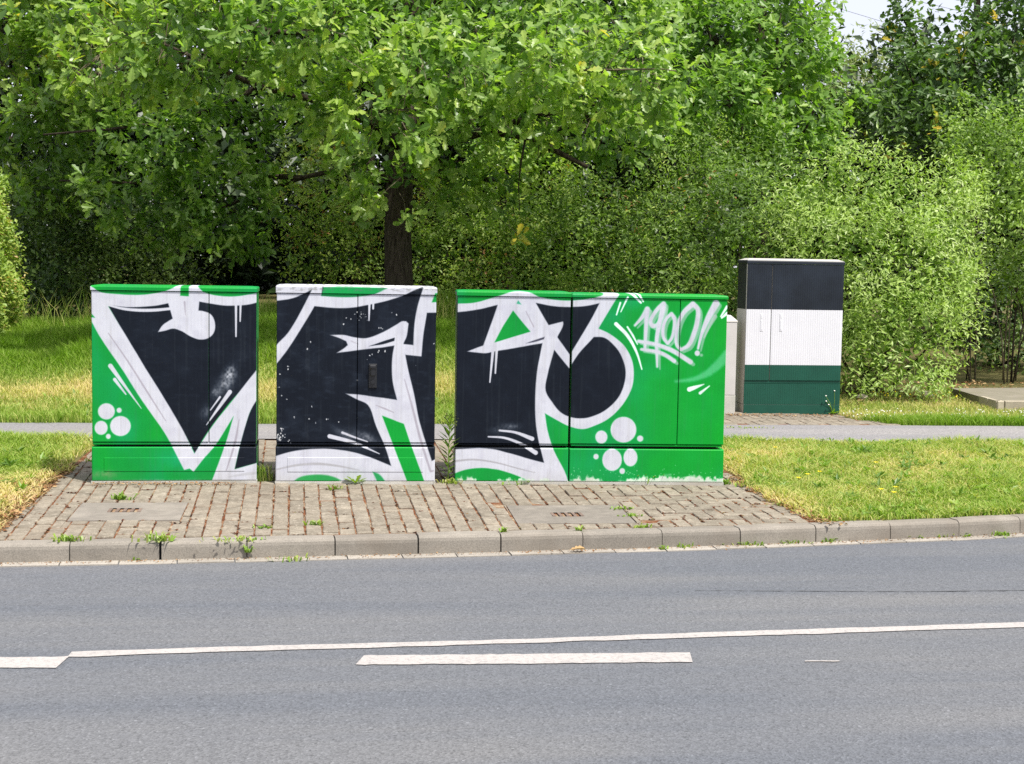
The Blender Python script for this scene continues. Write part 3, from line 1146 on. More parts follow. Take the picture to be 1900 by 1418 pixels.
def white_wear(p, seed):
    """brush and spray streaks inside the white areas"""
    lum = p.img.min(-1) > 170
    n = vnoise(p.ny, p.nx, (26, 16), seed, 3)
    n2 = vnoise(p.ny, p.nx, (9, 40), seed + 1, 2)
    k = np.where(lum, np.clip((n - 0.5) * 1.3, 0, 1) * 0.6 + np.clip((n2 - 0.54), 0, 1) * 0.6, 0)
    p.lay(np.clip(k, 0, .6), (168, 168, 184))
    st = vnoise(p.ny, p.nx, (3, 70), seed + 2, 3)                    # run-off streaks and dust
    p.lay(np.clip((st - .62) * .8, 0, .09), (120, 116, 104))
    du = vnoise(p.ny, p.nx, (8, 8), seed + 3, 4)
    p.lay(np.clip((p.Y - 868) / 30, 0, 1) * np.clip(du - .35, 0, 1) * .55, (128, 118, 98))


def black_wear(p, seed, amt):
    dk = p.img.max(-1) < 80
    n = vnoise(p.ny, p.nx, (14, 9), seed, 4)
    n2 = vnoise(p.ny, p.nx, (70, 25), seed + 1, 3)
    k = np.where(dk, np.clip(n - 0.48, 0, 1) * amt + np.clip(n2 - 0.55, 0, 1) * amt, 0)
    p.lay(np.clip(k, 0, 0.6), (84, 92, 104))


def paint_v(p):
    green_ground(p, 3, [(330, 850, 70, 30, .55), (150 + 80, 790, 40, 40, .25)])
    p.poly(A_([(190, 200), (1160, 190), (1160, 610), (960, 840), (800, 1060), (750, 1155), (680, 1030), (430, 630)]), BLACK)
    W1 = [(85, 100), (110, 112), (150, 140), (260, 155), (400, 160), (520, 145), (600, 120), (640, 100), (660, 100), (656, 165), (708, 168), (710, 100),
          (752, 100), (800, 140), (840, 155), (920, 168), (1010, 168), (1100, 155), (1160, 143), (1160, 200), (1090, 220), (1010, 228), (930, 228), (850, 215),
          (775, 202), (770, 258), (800, 262), (850, 285), (874, 340), (865, 400), (830, 432), (780, 440), (720, 420), (660, 385), (610, 372), (560, 385), (516, 393),
          (545, 350), (580, 325), (608, 308), (580, 213), (500, 228), (400, 236), (300, 234), (200, 222), (240, 290), (440, 620), (570, 830), (680, 1020),
          (745, 1152), (850, 990), (960, 850), (1160, 595), (1160, 790), (1100, 880), (1060, 1000), (1030, 1110), (998, 1250), (1160, 1205), (1160, 1360),
          (840, 1360), (905, 1190), (950, 1060), (990, 920), (870, 1110), (800, 1190), (740, 1268), (715, 1248), (680, 1258), (640, 1180), (560, 1030),
          (420, 830), (300, 640), (150, 420), (85, 298), (122, 303), (85, 255)]
    p.poly(A_(W1), WHITE)
    p.poly(A_([(998, 1250), (1030, 1110), (1060, 1000), (1100, 880), (1160, 780), (1160, 1205)]), BLACK)
    p.stroke(A_([(200, 224), (300, 247), (400, 256), (500, 255), (597, 246)]), [1.5, 2.6, 3, 3, 2.6], WHITE)
    p.stroke(A_([(683, 205), (688, 285)]), [1.8, 0.6], GREY, 0.6, .8)
    p.stroke(A_([(205, 400), (330, 580), (450, 770), (565, 950)]), [0.8, 1.4, 1.6, .7], GREY, 0.9, .9)
    p.stroke(A_([(1025, 940), (1000, 1080), (945, 1260)]), [0.8, 2.2, 1.0], GREY, 1.0, .9)
    p.stroke(A_([(960, 1300), (1050, 1285), (1130, 1275)]), [0.8, 2.5, 2.5], (178, 180, 184), 1.2, .8)
    for (a, b, r) in (((1005, 210), (1005, 420), (2.4, 1.5)), ((1034, 210), (1031, 325), (2.2, 1.4))): p.stroke(A_([a, b]), r, WHITE, .6)
    p.stroke(A_([(218, 605), (290, 705), (412, 872)]), [4.3, 3, .6], WHITE, .7)
    p.stroke(A_([(245, 690), (315, 783)]), [3.3, 1.3], WHITE, .7)
    for (x, y, a, b) in ((193, 890, 52, 50), (160, 993, 40, 43), (281, 982, 64, 62), (273, 883, 15, 15), (205, 1047, 14, 15)):
        (c,) = A_([(x, y)])
        p.dot(*c, a / 3.375 + .9, b / 3.375 + .9, (120, 200, 140), 1.1, .6)
        p.dot(*c, a / 3.375, b / 3.375, WHITE, .7)
    for (x, y, rx, ry, al) in ((965, 670, 13, 22, .6), (880, 770, 11, 15, .35), (820, 890, 11, 16, .2), (930, 720, 14, 20, .3)):
        (c,) = A_([(x, y)])
        p.spray(*c, rx, ry, (200, 205, 212), al, .8, .35)
    p.stroke(A_([(967, 768), (900, 862), (820, 975)]), [4.0, 2.9, .7], WHITE, .7)
    p.stroke(A_([(905, 800), (845, 882)]), [1.9, 1.0], WHITE, .7)
    black_wear(p, 291, 0.3)
    p.spray(175, 880, 60, 9, (120, 150, 100), .6, .6)
    p.spray(300, 893, 120, 4, (190, 205, 185), .5, .7)


def paint_lightning(p):
    p.img[:] = BLACK
    W = [(60, 80), (370, 80), (360, 165), (480, 172), (580, 170), (700, 150), (760, 118), (1000, 105), (940, 132), (870, 165), (760, 200), (640, 225),
         (540, 241), (420, 241), (315, 230), (240, 360), (150, 500), (60, 615), (60, 505), (150, 395), (230, 265), (300, 125), (270, 142), (180, 180), (60, 200)]
    p.poly(B_(W), WHITE)
    p.poly(B_([(360, 80), (1100, 80), (1100, 118), (1000, 112), (760, 116), (370, 112)]), (222, 222, 222), 1.0)
    p.poly(B_([(372, 112), (480, 108), (620, 112), (770, 118), (700, 150), (580, 171), (480, 173), (358, 166)]), (14, 150, 72), 1.4)
    p.poly(B_([(1000, 105), (1100, 105), (1100, 272), (1020, 272), (1000, 400), (985, 545), (885, 535), (850, 465), (935, 475), (942, 340), (960, 240)]), WHITE)
    p.poly(B_([(1072, 150), (1100, 150), (1100, 205), (1050, 207)]), GREEN)
    main = [(411, 411), (500, 412), (560, 425), (640, 430), (740, 395), (830, 345), (865, 325), (890, 325), (905, 340), (893, 420), (872, 475), (885, 540), (905, 640), (940, 780),
            (975, 960), (1015, 1090), (1050, 1200), (1090, 1180), (1090, 1360), (60, 1360), (60, 1172), (180, 1140), (300, 1125), (420, 1125),
            (540, 1140), (660, 1175), (795, 1230), (760, 1120), (700, 980), (650, 850), (580, 815), (508, 778), (600, 785), (700, 800), (832, 818), (805, 700),
            (800, 600), (805, 530), (815, 478), (740, 490), (640, 500), (560, 510), (453, 524), (500, 495), (525, 475), (515, 450), (470, 430)]
    p.poly(B_(main), WHITE)
    p.poly(B_([(655, 482), (740, 453), (818, 428), (816, 448), (740, 470)]), BLACK, .7)
    p.poly(B_([(740, 918), (876, 968), (915, 1085), (960, 1210), (1008, 1345), (902, 1345), (850, 1210), (790, 1050)]), (6, 150, 50), .9)
    p.poly(B_([(680, 1268), (722, 1285), (770, 1345), (715, 1345)]), (30, 150, 80), 1.4)
    p.poly(B_([(165, 1345), (220, 1303), (300, 1288), (380, 1289), (440, 1302), (480, 1320), (420, 1345)]), (40, 150, 75), 1.5)
    p.stroke(B_([(80, 1253), (200, 1227), (330, 1218), (450, 1229), (597, 1258)]), [1.3, 2.2, 2.4, 1.9, .7], (166, 166, 170), 1.0, .9)
    p.stroke(B_([(880, 690), (930, 870), (975, 1050), (1042, 1265), (1060, 1262)]), [.8, 2.0, 2.2, 1.9, 1.5], GREY, 1.0, .85)
    p.stroke(B_([(700, 852), (760, 875), (812, 897)]), [.7, 1.6, .7], GREY, .9, .8)
    p.stroke(B_([(545, 450), (590, 468)]), [1.2, .7], GREY, 1, .6)
    for (x, y, rx, ry, al) in ((640, 1050, 28, 9, .45), (500, 1030, 22, 8, .3), (560, 1090, 30, 10, .12)):
        (c,) = B_([(x, y)])
        p.spray(*c, rx, ry, (205, 208, 215), al, .6, .4)
    p.stroke(B_([(410, 1046), (560, 1085), (722, 1155)]), [4.0, 3.2, .8], WHITE, .7)
    p.stroke(B_([(490, 1023), (560, 1050), (648, 1080)]), [2.2, 1.9, 1.0], WHITE, .9)
    p.stroke(B_([(661, 180), (657, 320)]), [2.6, 1.2], WHITE, .6)
    p.stroke(B_([(685, 180), (683, 246)]), [2.2, 1.8], WHITE, .6)
    black_wear(p, 91, 0.55)
    for (x, y, n, sp) in ((610, 285, 16, 5), (500, 342, 2, 1), (515, 306, 2, 1), (545, 312, 1, 1), (800, 271, 2, 1), (830, 286, 2, 1), (292, 460, 2, .8), (270, 500, 2, .8),
                          (150, 603, 2, 1), (150, 628, 2, 1), (98, 735, 3, 1), (97, 655, 2, 1), (300, 860, 2, .7), (278, 938, 3, 1.2), (320, 962, 2, .8), (392, 940, 2, 1),
                          (465, 958, 2, .8), (140, 815, 2, .8), (110, 790, 2, .8), (98, 1055, 22, 4), (160, 1077, 5, 2.5), (110, 1000, 7, 2), (720, 517, 2, 1), (760, 515, 2, 1), (585, 697, 2, .6), (950, 605, 1, .5),
                          (670, 540, 5, 3), (195, 930, 2, 1), (1065, 465, 2, 1), (740, 370, 4, 3)):
        (c,) = B_([(x, y)])
        p.chips([(c[0], c[1], n, sp)], r=.95)
    n = vnoise(p.ny, p.nx, (160, 60), 77, 2)
    lid = np.clip((543 - p.Y) / 4, 0, 1)
    p.lay(np.clip((n - .5) * 3, 0, .4) * lid, (110, 112, 104))
    p.spray(160, 690, 300, 80, BLACK, 0)


def paint_circle(p):
    green_ground(p, 13, [(1215, 690, 50, 22, .5), (1170, 560, 30, 18, .6), (1140, 585, 22, 22, .55), (1085, 850, 60, 40, .3), (1070, 800, 30, 30, .3), (1190, 720, 60, 30, .3)])
    n = vnoise(p.ny, p.nx, (4, 4), 5, 3)
    p.lay(np.clip((p.X - 1130) / 160, 0, 1) * np.clip(0.25 + n * .5, 0, .8), (4, 158, 38))
    WO = [(60, 190), (108, 185), (200, 180), (300, 155), (380, 130), (440, 110), (510, 106), (570, 116), (620, 140), (720, 160), (830, 165), (960, 150), (1030, 130),
          (1070, 100), (1155, 100), (1081, 220), (1006, 345), (1061, 370), (1121, 410), (1181, 470), (1221, 550), (1233, 620), (1225, 710), (1191, 790),
          (1131, 870), (1061, 930), (981, 970), (906, 992), (820, 975), (740, 935), (662, 890), (680, 1000), (720, 1130), (800, 1290), (815, 1360), (60, 1360)]
    p.poly(C_(WO), WHITE)
    p.poly(C_([(60, 243), (108, 240), (240, 222), (358, 194), (330, 275), (263, 458), (300, 500), (645, 440), (615, 590), (600, 740), (602, 940), (625, 1085), (655, 1206),
               (560, 1180), (420, 1140), (320, 1118), (108, 1118), (60, 1124)]), BLACK)
    p.poly(C_([(605, 182), (720, 203), (830, 207), (930, 200), (1012, 183), (960, 282), (900, 385), (822, 512), (740, 400), (690, 330)]), BLACK)
    p.poly(C_([(722, 482), (760, 530), (818, 602), (880, 505), (976, 400), (1041, 405), (1101, 450), (1151, 520), (1179, 610), (1171, 700), (1131, 790), (1061, 860),
               (991, 900), (911, 922), (821, 912), (760, 880), (710, 820), (668, 745), (680, 640)]), BLACK)
    p.poly(C_([(457, 230), (568, 366), (450, 402), (338, 437), (390, 335)]), GREEN)
    p.poly(C_([(490, 163), (478, 186), (512, 192)]), (60, 165, 130), .8)
    p.poly(C_([(60, 1285), (100, 1268), (160, 1250), (260, 1240), (350, 1250), (440, 1275), (540, 1315), (545, 1360), (60, 1360)]), GREEN, 1.0)
    p.poly(C_([(160, 493), (250, 460), (330, 438), (450, 402), (570, 366), (680, 325), (778, 300), (780, 318), (742, 402), (720, 480), (650, 425), (500, 455),
               (330, 490), (290, 503), (225, 500)]), WHITE)
    p.poly(C_([(540, 440), (660, 398), (655, 414), (600, 430)]), (60, 62, 78), .8)
    p.stroke(C_([(328, 485), (308, 690)]), [2.9, 1.3], WHITE, .6)
    p.stroke(C_([(352, 480), (343, 632)]), [2.5, 1.5], WHITE, .6)
    for (x, y, rx, ry, al) in ((435, 975, 20, 7, .35), (350, 1000, 16, 8, .22)):
        (c,) = C_([(x, y)])
        p.spray(*c, rx, ry, (190, 195, 202), al, .7)
    p.stroke(C_([(298, 1040), (400, 1047), (500, 1082), (602, 1142)]), [1.4, 2.2, 2.8, 4.2], WHITE, .8)
    p.stroke(C_([(370, 1000), (470, 1012), (580, 1053)]), [1.8, 2.4, 4.0], WHITE, .8)
    p.stroke(C_([(80, 1196), (200, 1186), (350, 1206), (480, 1241), (597, 1270)]), [2, 1.6, 1.4, 1.2, .6], (160, 160, 165), .9, .9)
    p.stroke(C_([(540, 235), (590, 335)]), [.8, 1.2], GREY, .8, .8)
    p.stroke(C_([(470, 200), (400, 300), (340, 420)]), [.7, 1.0, .7], (200, 200, 206), 1, .7)
    # right-hand side
    p.stroke(D_([(1075, 510), (1000, 590), (930, 640), (850, 672), (740, 685)]), [9, 8, 6, 4, 2.5], (120, 205, 160), 3.5, .55, 2)
    for (x, y, a, b) in ((405, 995, 82, 82), (263, 1042, 38, 41), (512, 1052, 19, 19), (331, 1188, 62, 70), (449, 1173, 44, 56), (228, 1167, 16, 17), (396, 1260, 17, 18)):
        (c,) = D_([(x, y)])
        p.dot(*c, a / 3.459 + .8, b / 3.459 + .8, (120, 205, 145), 1.1, .6)
        p.dot(*c, a / 3.459, b / 3.459, WHITE, .7)
    for pts, r in (([(357, 316), (430, 390), (490, 500), (523, 607)], [3.6, 3.2, 2.2, 1.2]), ([(430, 335), (465, 390), (495, 447)], [1.6, 2.0, 1.0]),
                   ([(385, 180), (360, 257)], [1.8, 1.3]), ([(432, 145), (388, 238)], [1.9, 1.0]), ([(460, 120), (517, 180)], [3.0, 1.8]), ([(500, 120), (532, 172)], [2.4, 1.4]),
                   ([(1070, 205), (1030, 268)], [2.6, 1.4]), ([(1070, 248), (1036, 277)], [3.0, 1.6]), ([(828, 736), (860, 725), (922, 703)], [4.4, 3.6, .8]), ([(897, 760), (957, 714)], [2.8, 1.0])):
        p.stroke(D_(pts), r, (226, 240, 236), .8)
    one = [([(600, 570), (690, 470), (755, 365)], [2.0, 3.4, 4.4]), ([(755, 365), (738, 600), (725, 865)], [4.2, 3.5, 2.6])]
    nine = [([(960, 300), (880, 370), (820, 460), (795, 530), (822, 580), (870, 568), (920, 500), (950, 400), (962, 310)], [4.6, 3.6, 3.4, 3.6, 3.8, 3.4, 3.6, 4.6, 4.8]),
            ([(955, 340), (905, 560), (872, 760), (875, 900), (880, 1090)], [4.4, 4.0, 3.4, 2.8, 1.8])]
    zero = [([(1060, 425), (1000, 480), (955, 600), (962, 730), (1010, 798), (1058, 740), (1094, 600), (1094, 480), (1060, 425)], [3.3, 2.9, 3.1, 2.9, 2.6, 2.8, 3.0, 3.3, 3.4])]
    big = [([(1330, 300), (1220, 400), (1150, 540), (1118, 720), (1132, 830), (1180, 875), (1270, 825), (1340, 680), (1388, 500), (1388, 360), (1330, 300)], [4.8, 4.0, 3.2, 2.9, 2.7, 2.8, 3.8, 4.2, 4.2, 4.0, 4.6])]
    excl = [([(1622, 295), (1520, 480), (1440, 680), (1395, 862)], [6.4, 5.0, 3.0, 1.9])]
    under = [([(645, 770), (860, 808), (1060, 880), (1300, 1030)], [3.0, 3.2, 3.8, 4.2]), ([(682, 872), (870, 900), (960, 930), (1095, 1018)], [2.4, 3.2, 3.2, 3.6])]
    letters = one + nine + zero + big + excl + under
    for pts, r in letters:
        p.stroke(E_([(x + 34, y + 30) for x, y in pts]), [q * .85 for q in r], (150, 186, 166), 1.3, .75)
    p.stroke(E_([(1610, 460), (1540, 580), (1470, 725)]), [4, 2.8, 1.4], (170, 190, 182), 1.2, .8)
    p.dot(*E_([(1437, 945)])[0], 3.0, 2.8, (150, 190, 165), 1.2, .8)
    for pts, r in letters:
        p.stroke(E_(pts), [q + 1.0 for q in r], (150, 205, 180), 2.2, .5)
        p.stroke(E_(pts), r, WHITE, 1.2)
    p.dot(*E_([(1385, 920)])[0], 5.0, 5.2, WHITE, 1.0)
    black_wear(p, 191, 0.22)
    p.base_wear(889, (205, 224, 205), 1.0, 301)
    rr = np.random.default_rng(5)
    for _ in range(70):
        x = rr.uniform(1060, 1340); y = 888 - abs(rr.normal(0, 9)) - (0 if x > 1150 else 3)
        p.dot(x, y, rr.uniform(.3, .8), rr.uniform(.3, .8), (190, 226, 196), .5, .9)


def on_vplane(px, py, BL, rz):
    n = np.array([-math.sin(rz), math.cos(rz), 0.0])
    v = ray(px, py)
    q = CAM + v * (np.dot(BL - CAM, n) / np.dot(v, n))
    d = q - BL
    return d[0] * math.cos(rz) + d[1] * math.sin(rz), d[2]


def set_uv(me, p):
    uv = me.uv_layers.new(name='front')
    n = len(me.loops)
    vi = np.zeros(n, np.int32)
    me.loops.foreach_get('vertex_index', vi)
    co = np.zeros(len(me.vertices) * 3, np.float32)
    me.vertices.foreach_get('co', co)
    co = co.reshape(-1, 3)[vi]
    out = np.stack([(co[:, 0] - p.u0) / (p.u1 - p.u0), (co[:, 2] - p.z0) / (p.z1 - p.z0)], 1)
    uv.data.foreach_set('uv', np.ascontiguousarray(out, np.float32).ravel())


def lid_shape(mb, W, D, z0, z1, crown, over=0.0015, skew=0.0):
    """shallow hipped lid; material 0 on front and top, 1 on the sides"""
    r = 0.010
    x0, x1, y0, y1 = -over, W + over, -over, D + over
    ix = 0.05
    L = [[(x0, y0, z0), (x1, y0, z0), (x1, y1, z0), (x0, y1, z0)],
         [(x0, y0, z1 - r), (x1, y0, z1 - r), (x1, y1, z1 - r), (x0, y1, z1 - r)],
         [(x0 + r * .6, y0 + r * .6, z1), (x1 - r * .6, y0 + r * .6, z1), (x1 - r * .6, y1 - r * .6, z1), (x0 + r * .6, y1 - r * .6, z1)],
         [(x0 + ix, y0 + D * .3, z1 + crown), (x1 - ix, y0 + D * .3, z1 + crown), (x1 - ix, y1 - D * .3, z1 + crown), (x0 + ix, y1 - D * .3, z1 + crown)]]
    V = [v for q in L for v in q]
    F, ms = [], []
    for a in range(3):
        for k in range(4):
            F.append([a * 4 + k, a * 4 + (k + 1) % 4, a * 4 + 4 + (k + 1) % 4, a * 4 + 4 + k])
            ms.append(0 if (k == 0 or a >= 1) else 1)
    F += [[12, 13, 14, 15], [3, 2, 1, 0]]
    ms += [0, 1]
    b = len(mb.f)
    mb.add(V, F)
    for i, q in enumerate(ms): mb.m[b + i] = q


def graffiti_cabinet(label, bl, br, rz, ys, splits, painter, side, seed, group, panel, handle=None, D=0.42, crown=0.005, foot=True, rail_inset=0.0):
    """ys: pixel rows of lid top, lid line, door bottom, rail bottom, plinth top; splits: pixel columns of the door joints"""
    BL = on_ground(*bl)
    W, _ = on_vplane(br[0], br[1], BL, rz)
    xm = (bl[0] + br[0]) / 2
    zt, zl, zd, zr, zp = [on_vplane(xm, y, BL, rz)[1] for y in ys]
    p = Paint(BL, rz, W, zt, seed=seed)
    painter(p)
    white_wear(p, seed + 7)
    pm_ = p.material('cabinet_paint')
    e = empty('utility_cabinet', BL, label, 'utility cabinet', group, rz)
    mats = [pm_, side, M['black_gap']]

    def part(mb, name, mat=None, par=None):
        me = mb.mesh(name)
        set_uv(me, p)
        return link(name, me, par or e, mat or mats)
    G_ = 0.0048
    if foot:
        mb = MB(); mb.box(-0.004, W + 0.004, -0.004, D + .004, -0.05, 0.016); mb.build('foot_strip', M['plinth_foot'], e)
    mb = MB(); mb.box(0, W, 0, D, 0.018 if foot else -0.03, zp, 1, bev=0.006, front_m=0); part(mb, 'plinth')
    if panel:
        mb = MB(); mb.box(0.085, W - 0.085, -0.0028, 0.01, 0.085, zp - 0.075, 1, bev=0.002, front_m=0); part(mb, 'plinth_panel')
    mb = MB(); mb.box(0.05, W - 0.05, 0.06, D - .05, zp - 0.01, zr + 0.01, 2); part(mb, 'neck')
    bi = rail_inset + 0.006
    mb = MB(); mb.box(bi, W - bi, 0.012, D - .01, zr, zd - G_, 1, bev=0.003, front_m=0); part(mb, 'bottom_rail')
    mb = MB(); mb.box(0.004, W - 0.004, 0.028, D - .004, zd - G_ + .001, zl, 2)
    mb.m = [1 if i in (1, 2, 3) else 2 for i in range(len(mb.m))]
    part(mb, 'carcass')
    cols = [0.002] + [on_vplane(x, (ys[1] + ys[2]) / 2, BL, rz)[0] for x in splits] + [W - 0.002]
    doors = []
    for i in range(len(cols) - 1):
        mb = MB()
        mb.box(cols[i] + G_ / 2, cols[i + 1] - G_ / 2, 0.006, 0.028, zd, zl - G_, 1, bev=0.003, front_m=0)
        doors.append(part(mb, 'door'))
    mb = MB(); lid_shape(mb, W, D, zl, zt, crown); part(mb, 'lid')
    if handle:
        hx0, hz0 = on_vplane(handle[0], handle[3], BL, rz)
        hx1, hz1 = on_vplane(handle[2], handle[1], BL, rz)
        h = 0.006
        mb = MB(); mb.box(hx0, hx1, h - 0.010, h, hz0, hz1, bev=0.004)
        pl = mb.build('handle', M['handle_black'], doors[-1])
        w = hx1 - hx0
        mb = MB()
        mb.box(hx0 + w * .2, hx1 - w * .2, h - 0.026, h - 0.0102, hz0 + (hz1 - hz0) * .50, hz1 - 0.008, bev=0.005)
        mb.box(hx0 + w * .12, hx1 - w * .12, h - 0.032, h - 0.0262, hz1 - 0.034, hz1 - 0.010, bev=0.004)
        mb.tube([(hx0 + w * .5, h - .010, hz0 + (hz1 - hz0) * .25), (hx0 + w * .5, h - .020, hz0 + (hz1 - hz0) * .25)], [w * .27, w * .25], 12)
        mb.build('handle', M['handle_black'], doors[-1])
    return BL, W, zt


CG = 'graffiti cabinets in a row on the paved pad'
R = math.radians
graffiti_cabinet('cabinet painted with a white edged black V and white bubbles on green, far left', (170.3, 897), (476, 898), R(0.3), (531.7, 540.0, 820.3, 825.6, 829.8),
                 (387.5,), paint_v, M['side_green'], 3, CG, True)
graffiti_cabinet('mostly black cabinet with white lightning shape, black swing handle and dirty white lid', (511.0, 897.5), (806.5, 897.5), R(-1.0), (531.4, 545.0, 821.2, 826.0, 829.9),
                 (662.8,), paint_lightning, M['side_dark'], 5, CG, True, handle=(684.0, 675.5, 699.5, 720))
graffiti_cabinet('narrow cabinet with dripping white arrow on black, joined to the 1900 cabinet', (843.5, 897), (1053.4, 898), R(-3.2), (541.2, 549.8, 823.4, 826.6, 831.4),
                 (), paint_circle, M['side_grey'], 9, CG, False, D=0.40, crown=0.005)
BLq, Wq, Hq = graffiti_cabinet('bright green wide cabinet with spray painted 1900! and half of a black circle', (1055.2, 898), (1341.5, 899), R(-3.2), (547, 553.6, 824.6, 829.2, 833.8),
                 (1259.5,), paint_circle, M['side_green'], 9, CG, False, D=0.40, crown=0.005, rail_inset=0.006)


# the black, white and green cabinet beyond the footpath, its fronts finely ribbed
def striped_cabinet():
    rz = R(0.5)
    BL = on_ground(1379, 768.5)
    W, _ = on_vplane(1557.5, 768.5, BL, rz)
    Z = lambda y, x=1470: on_vplane(x, y, BL, rz)[1]
    zt, zl, zbw, zwg, zd, zr, zf = Z(484), Z(490.5), Z(575), Z(677.5), Z(706), Z(712.5), Z(750.5)
    D = 0.34
    e = empty('utility_cabinet', BL, 'tall cabinet painted black, white and dark green in stripes, beside the bush', 'utility cabinet', None, rz)
    mats = [M['navy_paint'], M['white_paint'], M['green_paint'], M['beige_side'], M['black_gap'], M['side_dark']]

    def band(z): return 0 if z > zbw else (1 if z > zwg else 2)

    def ribbed(name, x0, x1, z0, z1, y):
        n = max(2, int(round((x1 - x0 - 0.03) / 0.0235)))
        xs, ys = [x0, x0 + .003], [y + .003, y]
        for i in range(n):
            a = x0 + .015 + (x1 - x0 - .03) * i / n
            w = (x1 - x0 - .03) / n
            xs += [a, a + w * .2, a + w * .8, a + w * .995]
            ys += [y, y - .0016, y - .0016, y]
        xs += [x1 - .003, x1]; ys += [y, y + .003]
        zs = [z0] + [z for z in (zwg, zbw) if z0 < z < z1] + [z1]
        V, F, m = [], [], []
        for z in zs:
            for x, q in zip(xs, ys): V.append((x, q, z))
        k = len(xs)
        for i in range(len(zs) - 1):
            for j in range(k - 1):
                F.append([i * k + j, i * k + j + 1, (i + 1) * k + j + 1, (i + 1) * k + j]); m.append(band((zs[i] + zs[i + 1]) / 2))
        # returns to the carcass
        b = len(V)
        V += [(x0, y + .03, z0), (x1, y + .03, z0), (x1, y + .03, z1), (x0, y + .03, z1)]
        t = (len(zs) - 1) * k
        F += [[b, 0, t, b + 3], [k - 1, b + 1, b + 2, t + k - 1], [b + 3] + [t + j for j in range(k)] + [b + 2], [b + 1] + [j for j in range(k)][::-1] + [b]]
        m += [3, 3, band(z1 - .01), band(z0 + .01)]
        mb = MB(); mb.add(V, F); mb.m = m
        return mb.build(name, mats, e)
    mb = MB(); mb.box(0.001, W - .001, 0.003, D, -0.03, zf - 0.002, 3, bev=.003, front_m=2); mb.build('foot', mats, e)
    ribbed('plinth', 0.0, W, zf, zr, 0.004)
    mb = MB(); mb.box(0.003, W - .003, 0.008, D - .002, zr + .002, zd - 0.002, 3, bev=.002, front_m=2); mb.build('bottom_rail', mats, e)
    xs_, _z = on_vplane(1430.5, 600, BL, rz)
    # body: sides beige below the black band
    for nm, z0, z1, mi in (('lower_body', zf + 0.002, zbw, 3), ('upper_body', zbw, zl - .001, 5)):
        mb = MB(); mb.box(0.002, W - .002, 0.03, D, z0, z1, mi)
        mb.m = [4] + [mi] * (len(mb.m) - 1)
        mb.build(nm, mats, e)
    d1 = ribbed('door', 0.002, xs_ - .003, zd, zl - .004, 0.0)
    d2 = ribbed('door', xs_ + .003, W - .002, zd, zl - .004, 0.0)
    mb = MB(); lid_shape(mb, W, D, zl, zt, 0.02, .004)
    mb.m = [0 if q == 0 else 5 for q in mb.m]
    for i, f in enumerate(mb.f):
        if min(mb.v[k][2] for k in f) > zt - .004: mb.m[i] = 3
    mb.build('lid', mats, e)
    for (x, par) in ((1413.5, d1), (1449.5, d2)):
        hx, hz1 = on_vplane(x, 582, BL, rz); _, hz0 = on_vplane(x, 615, BL, rz)
        mb = MB(); mb.box(hx - .016, hx + .016, -.0045, -.002, hz0, hz1, bev=.003)
        mb.build('handle', M['white_paint'], par)
        mb = MB(); mb.box(hx - .010, hx + .010, -.0065, -.0046, hz0 + .012, hz0 + (hz1 - hz0) * .62, bev=.004)
        mb.box(hx - .008, hx + .008, -.0060, -.0046, hz0 + (hz1 - hz0) * .72, hz1 - .012, bev=.003)
        mb.build('handle', M['white_paint'], par)
    return BL


SB = striped_cabinet()

def small_cabinet():
    BL = on_ground(1296, 768)
    rz = R(0.5)
    W, _ = on_vplane(1363.8, 768, BL, rz)
    Z = lambda y: on_vplane(1350, y, BL, rz)[1]
    zt, zl, zp = Z(594.5), Z(597.8), Z(733.5)
    e = empty('utility_cabinet', BL, 'small plain pale grey cabinet half hidden between the green and the striped one', 'utility cabinet', None, rz)
    mb = MB(); mb.box(0, W, 0, .3, -.03, zp - .002, bev=.006); mb.build('plinth', M['plinth_foot'], e)
    mb = MB(); mb.box(.003, W - .003, .012, .297, zp - .003, zl - .002); mb.build('carcass', M['beige_side'], e)
    mb = MB(); mb.box(.004, W - .004, .001, .0115, zp + .001, zl - .004, bev=.003); mb.build('door', M['grey_plastic'], e)
    mb = MB(); lid_shape(mb, W, .3, zl, zt, .05); mb.build('lid', [M['beige_side'], M['beige_side']], e)


small_cabinet()

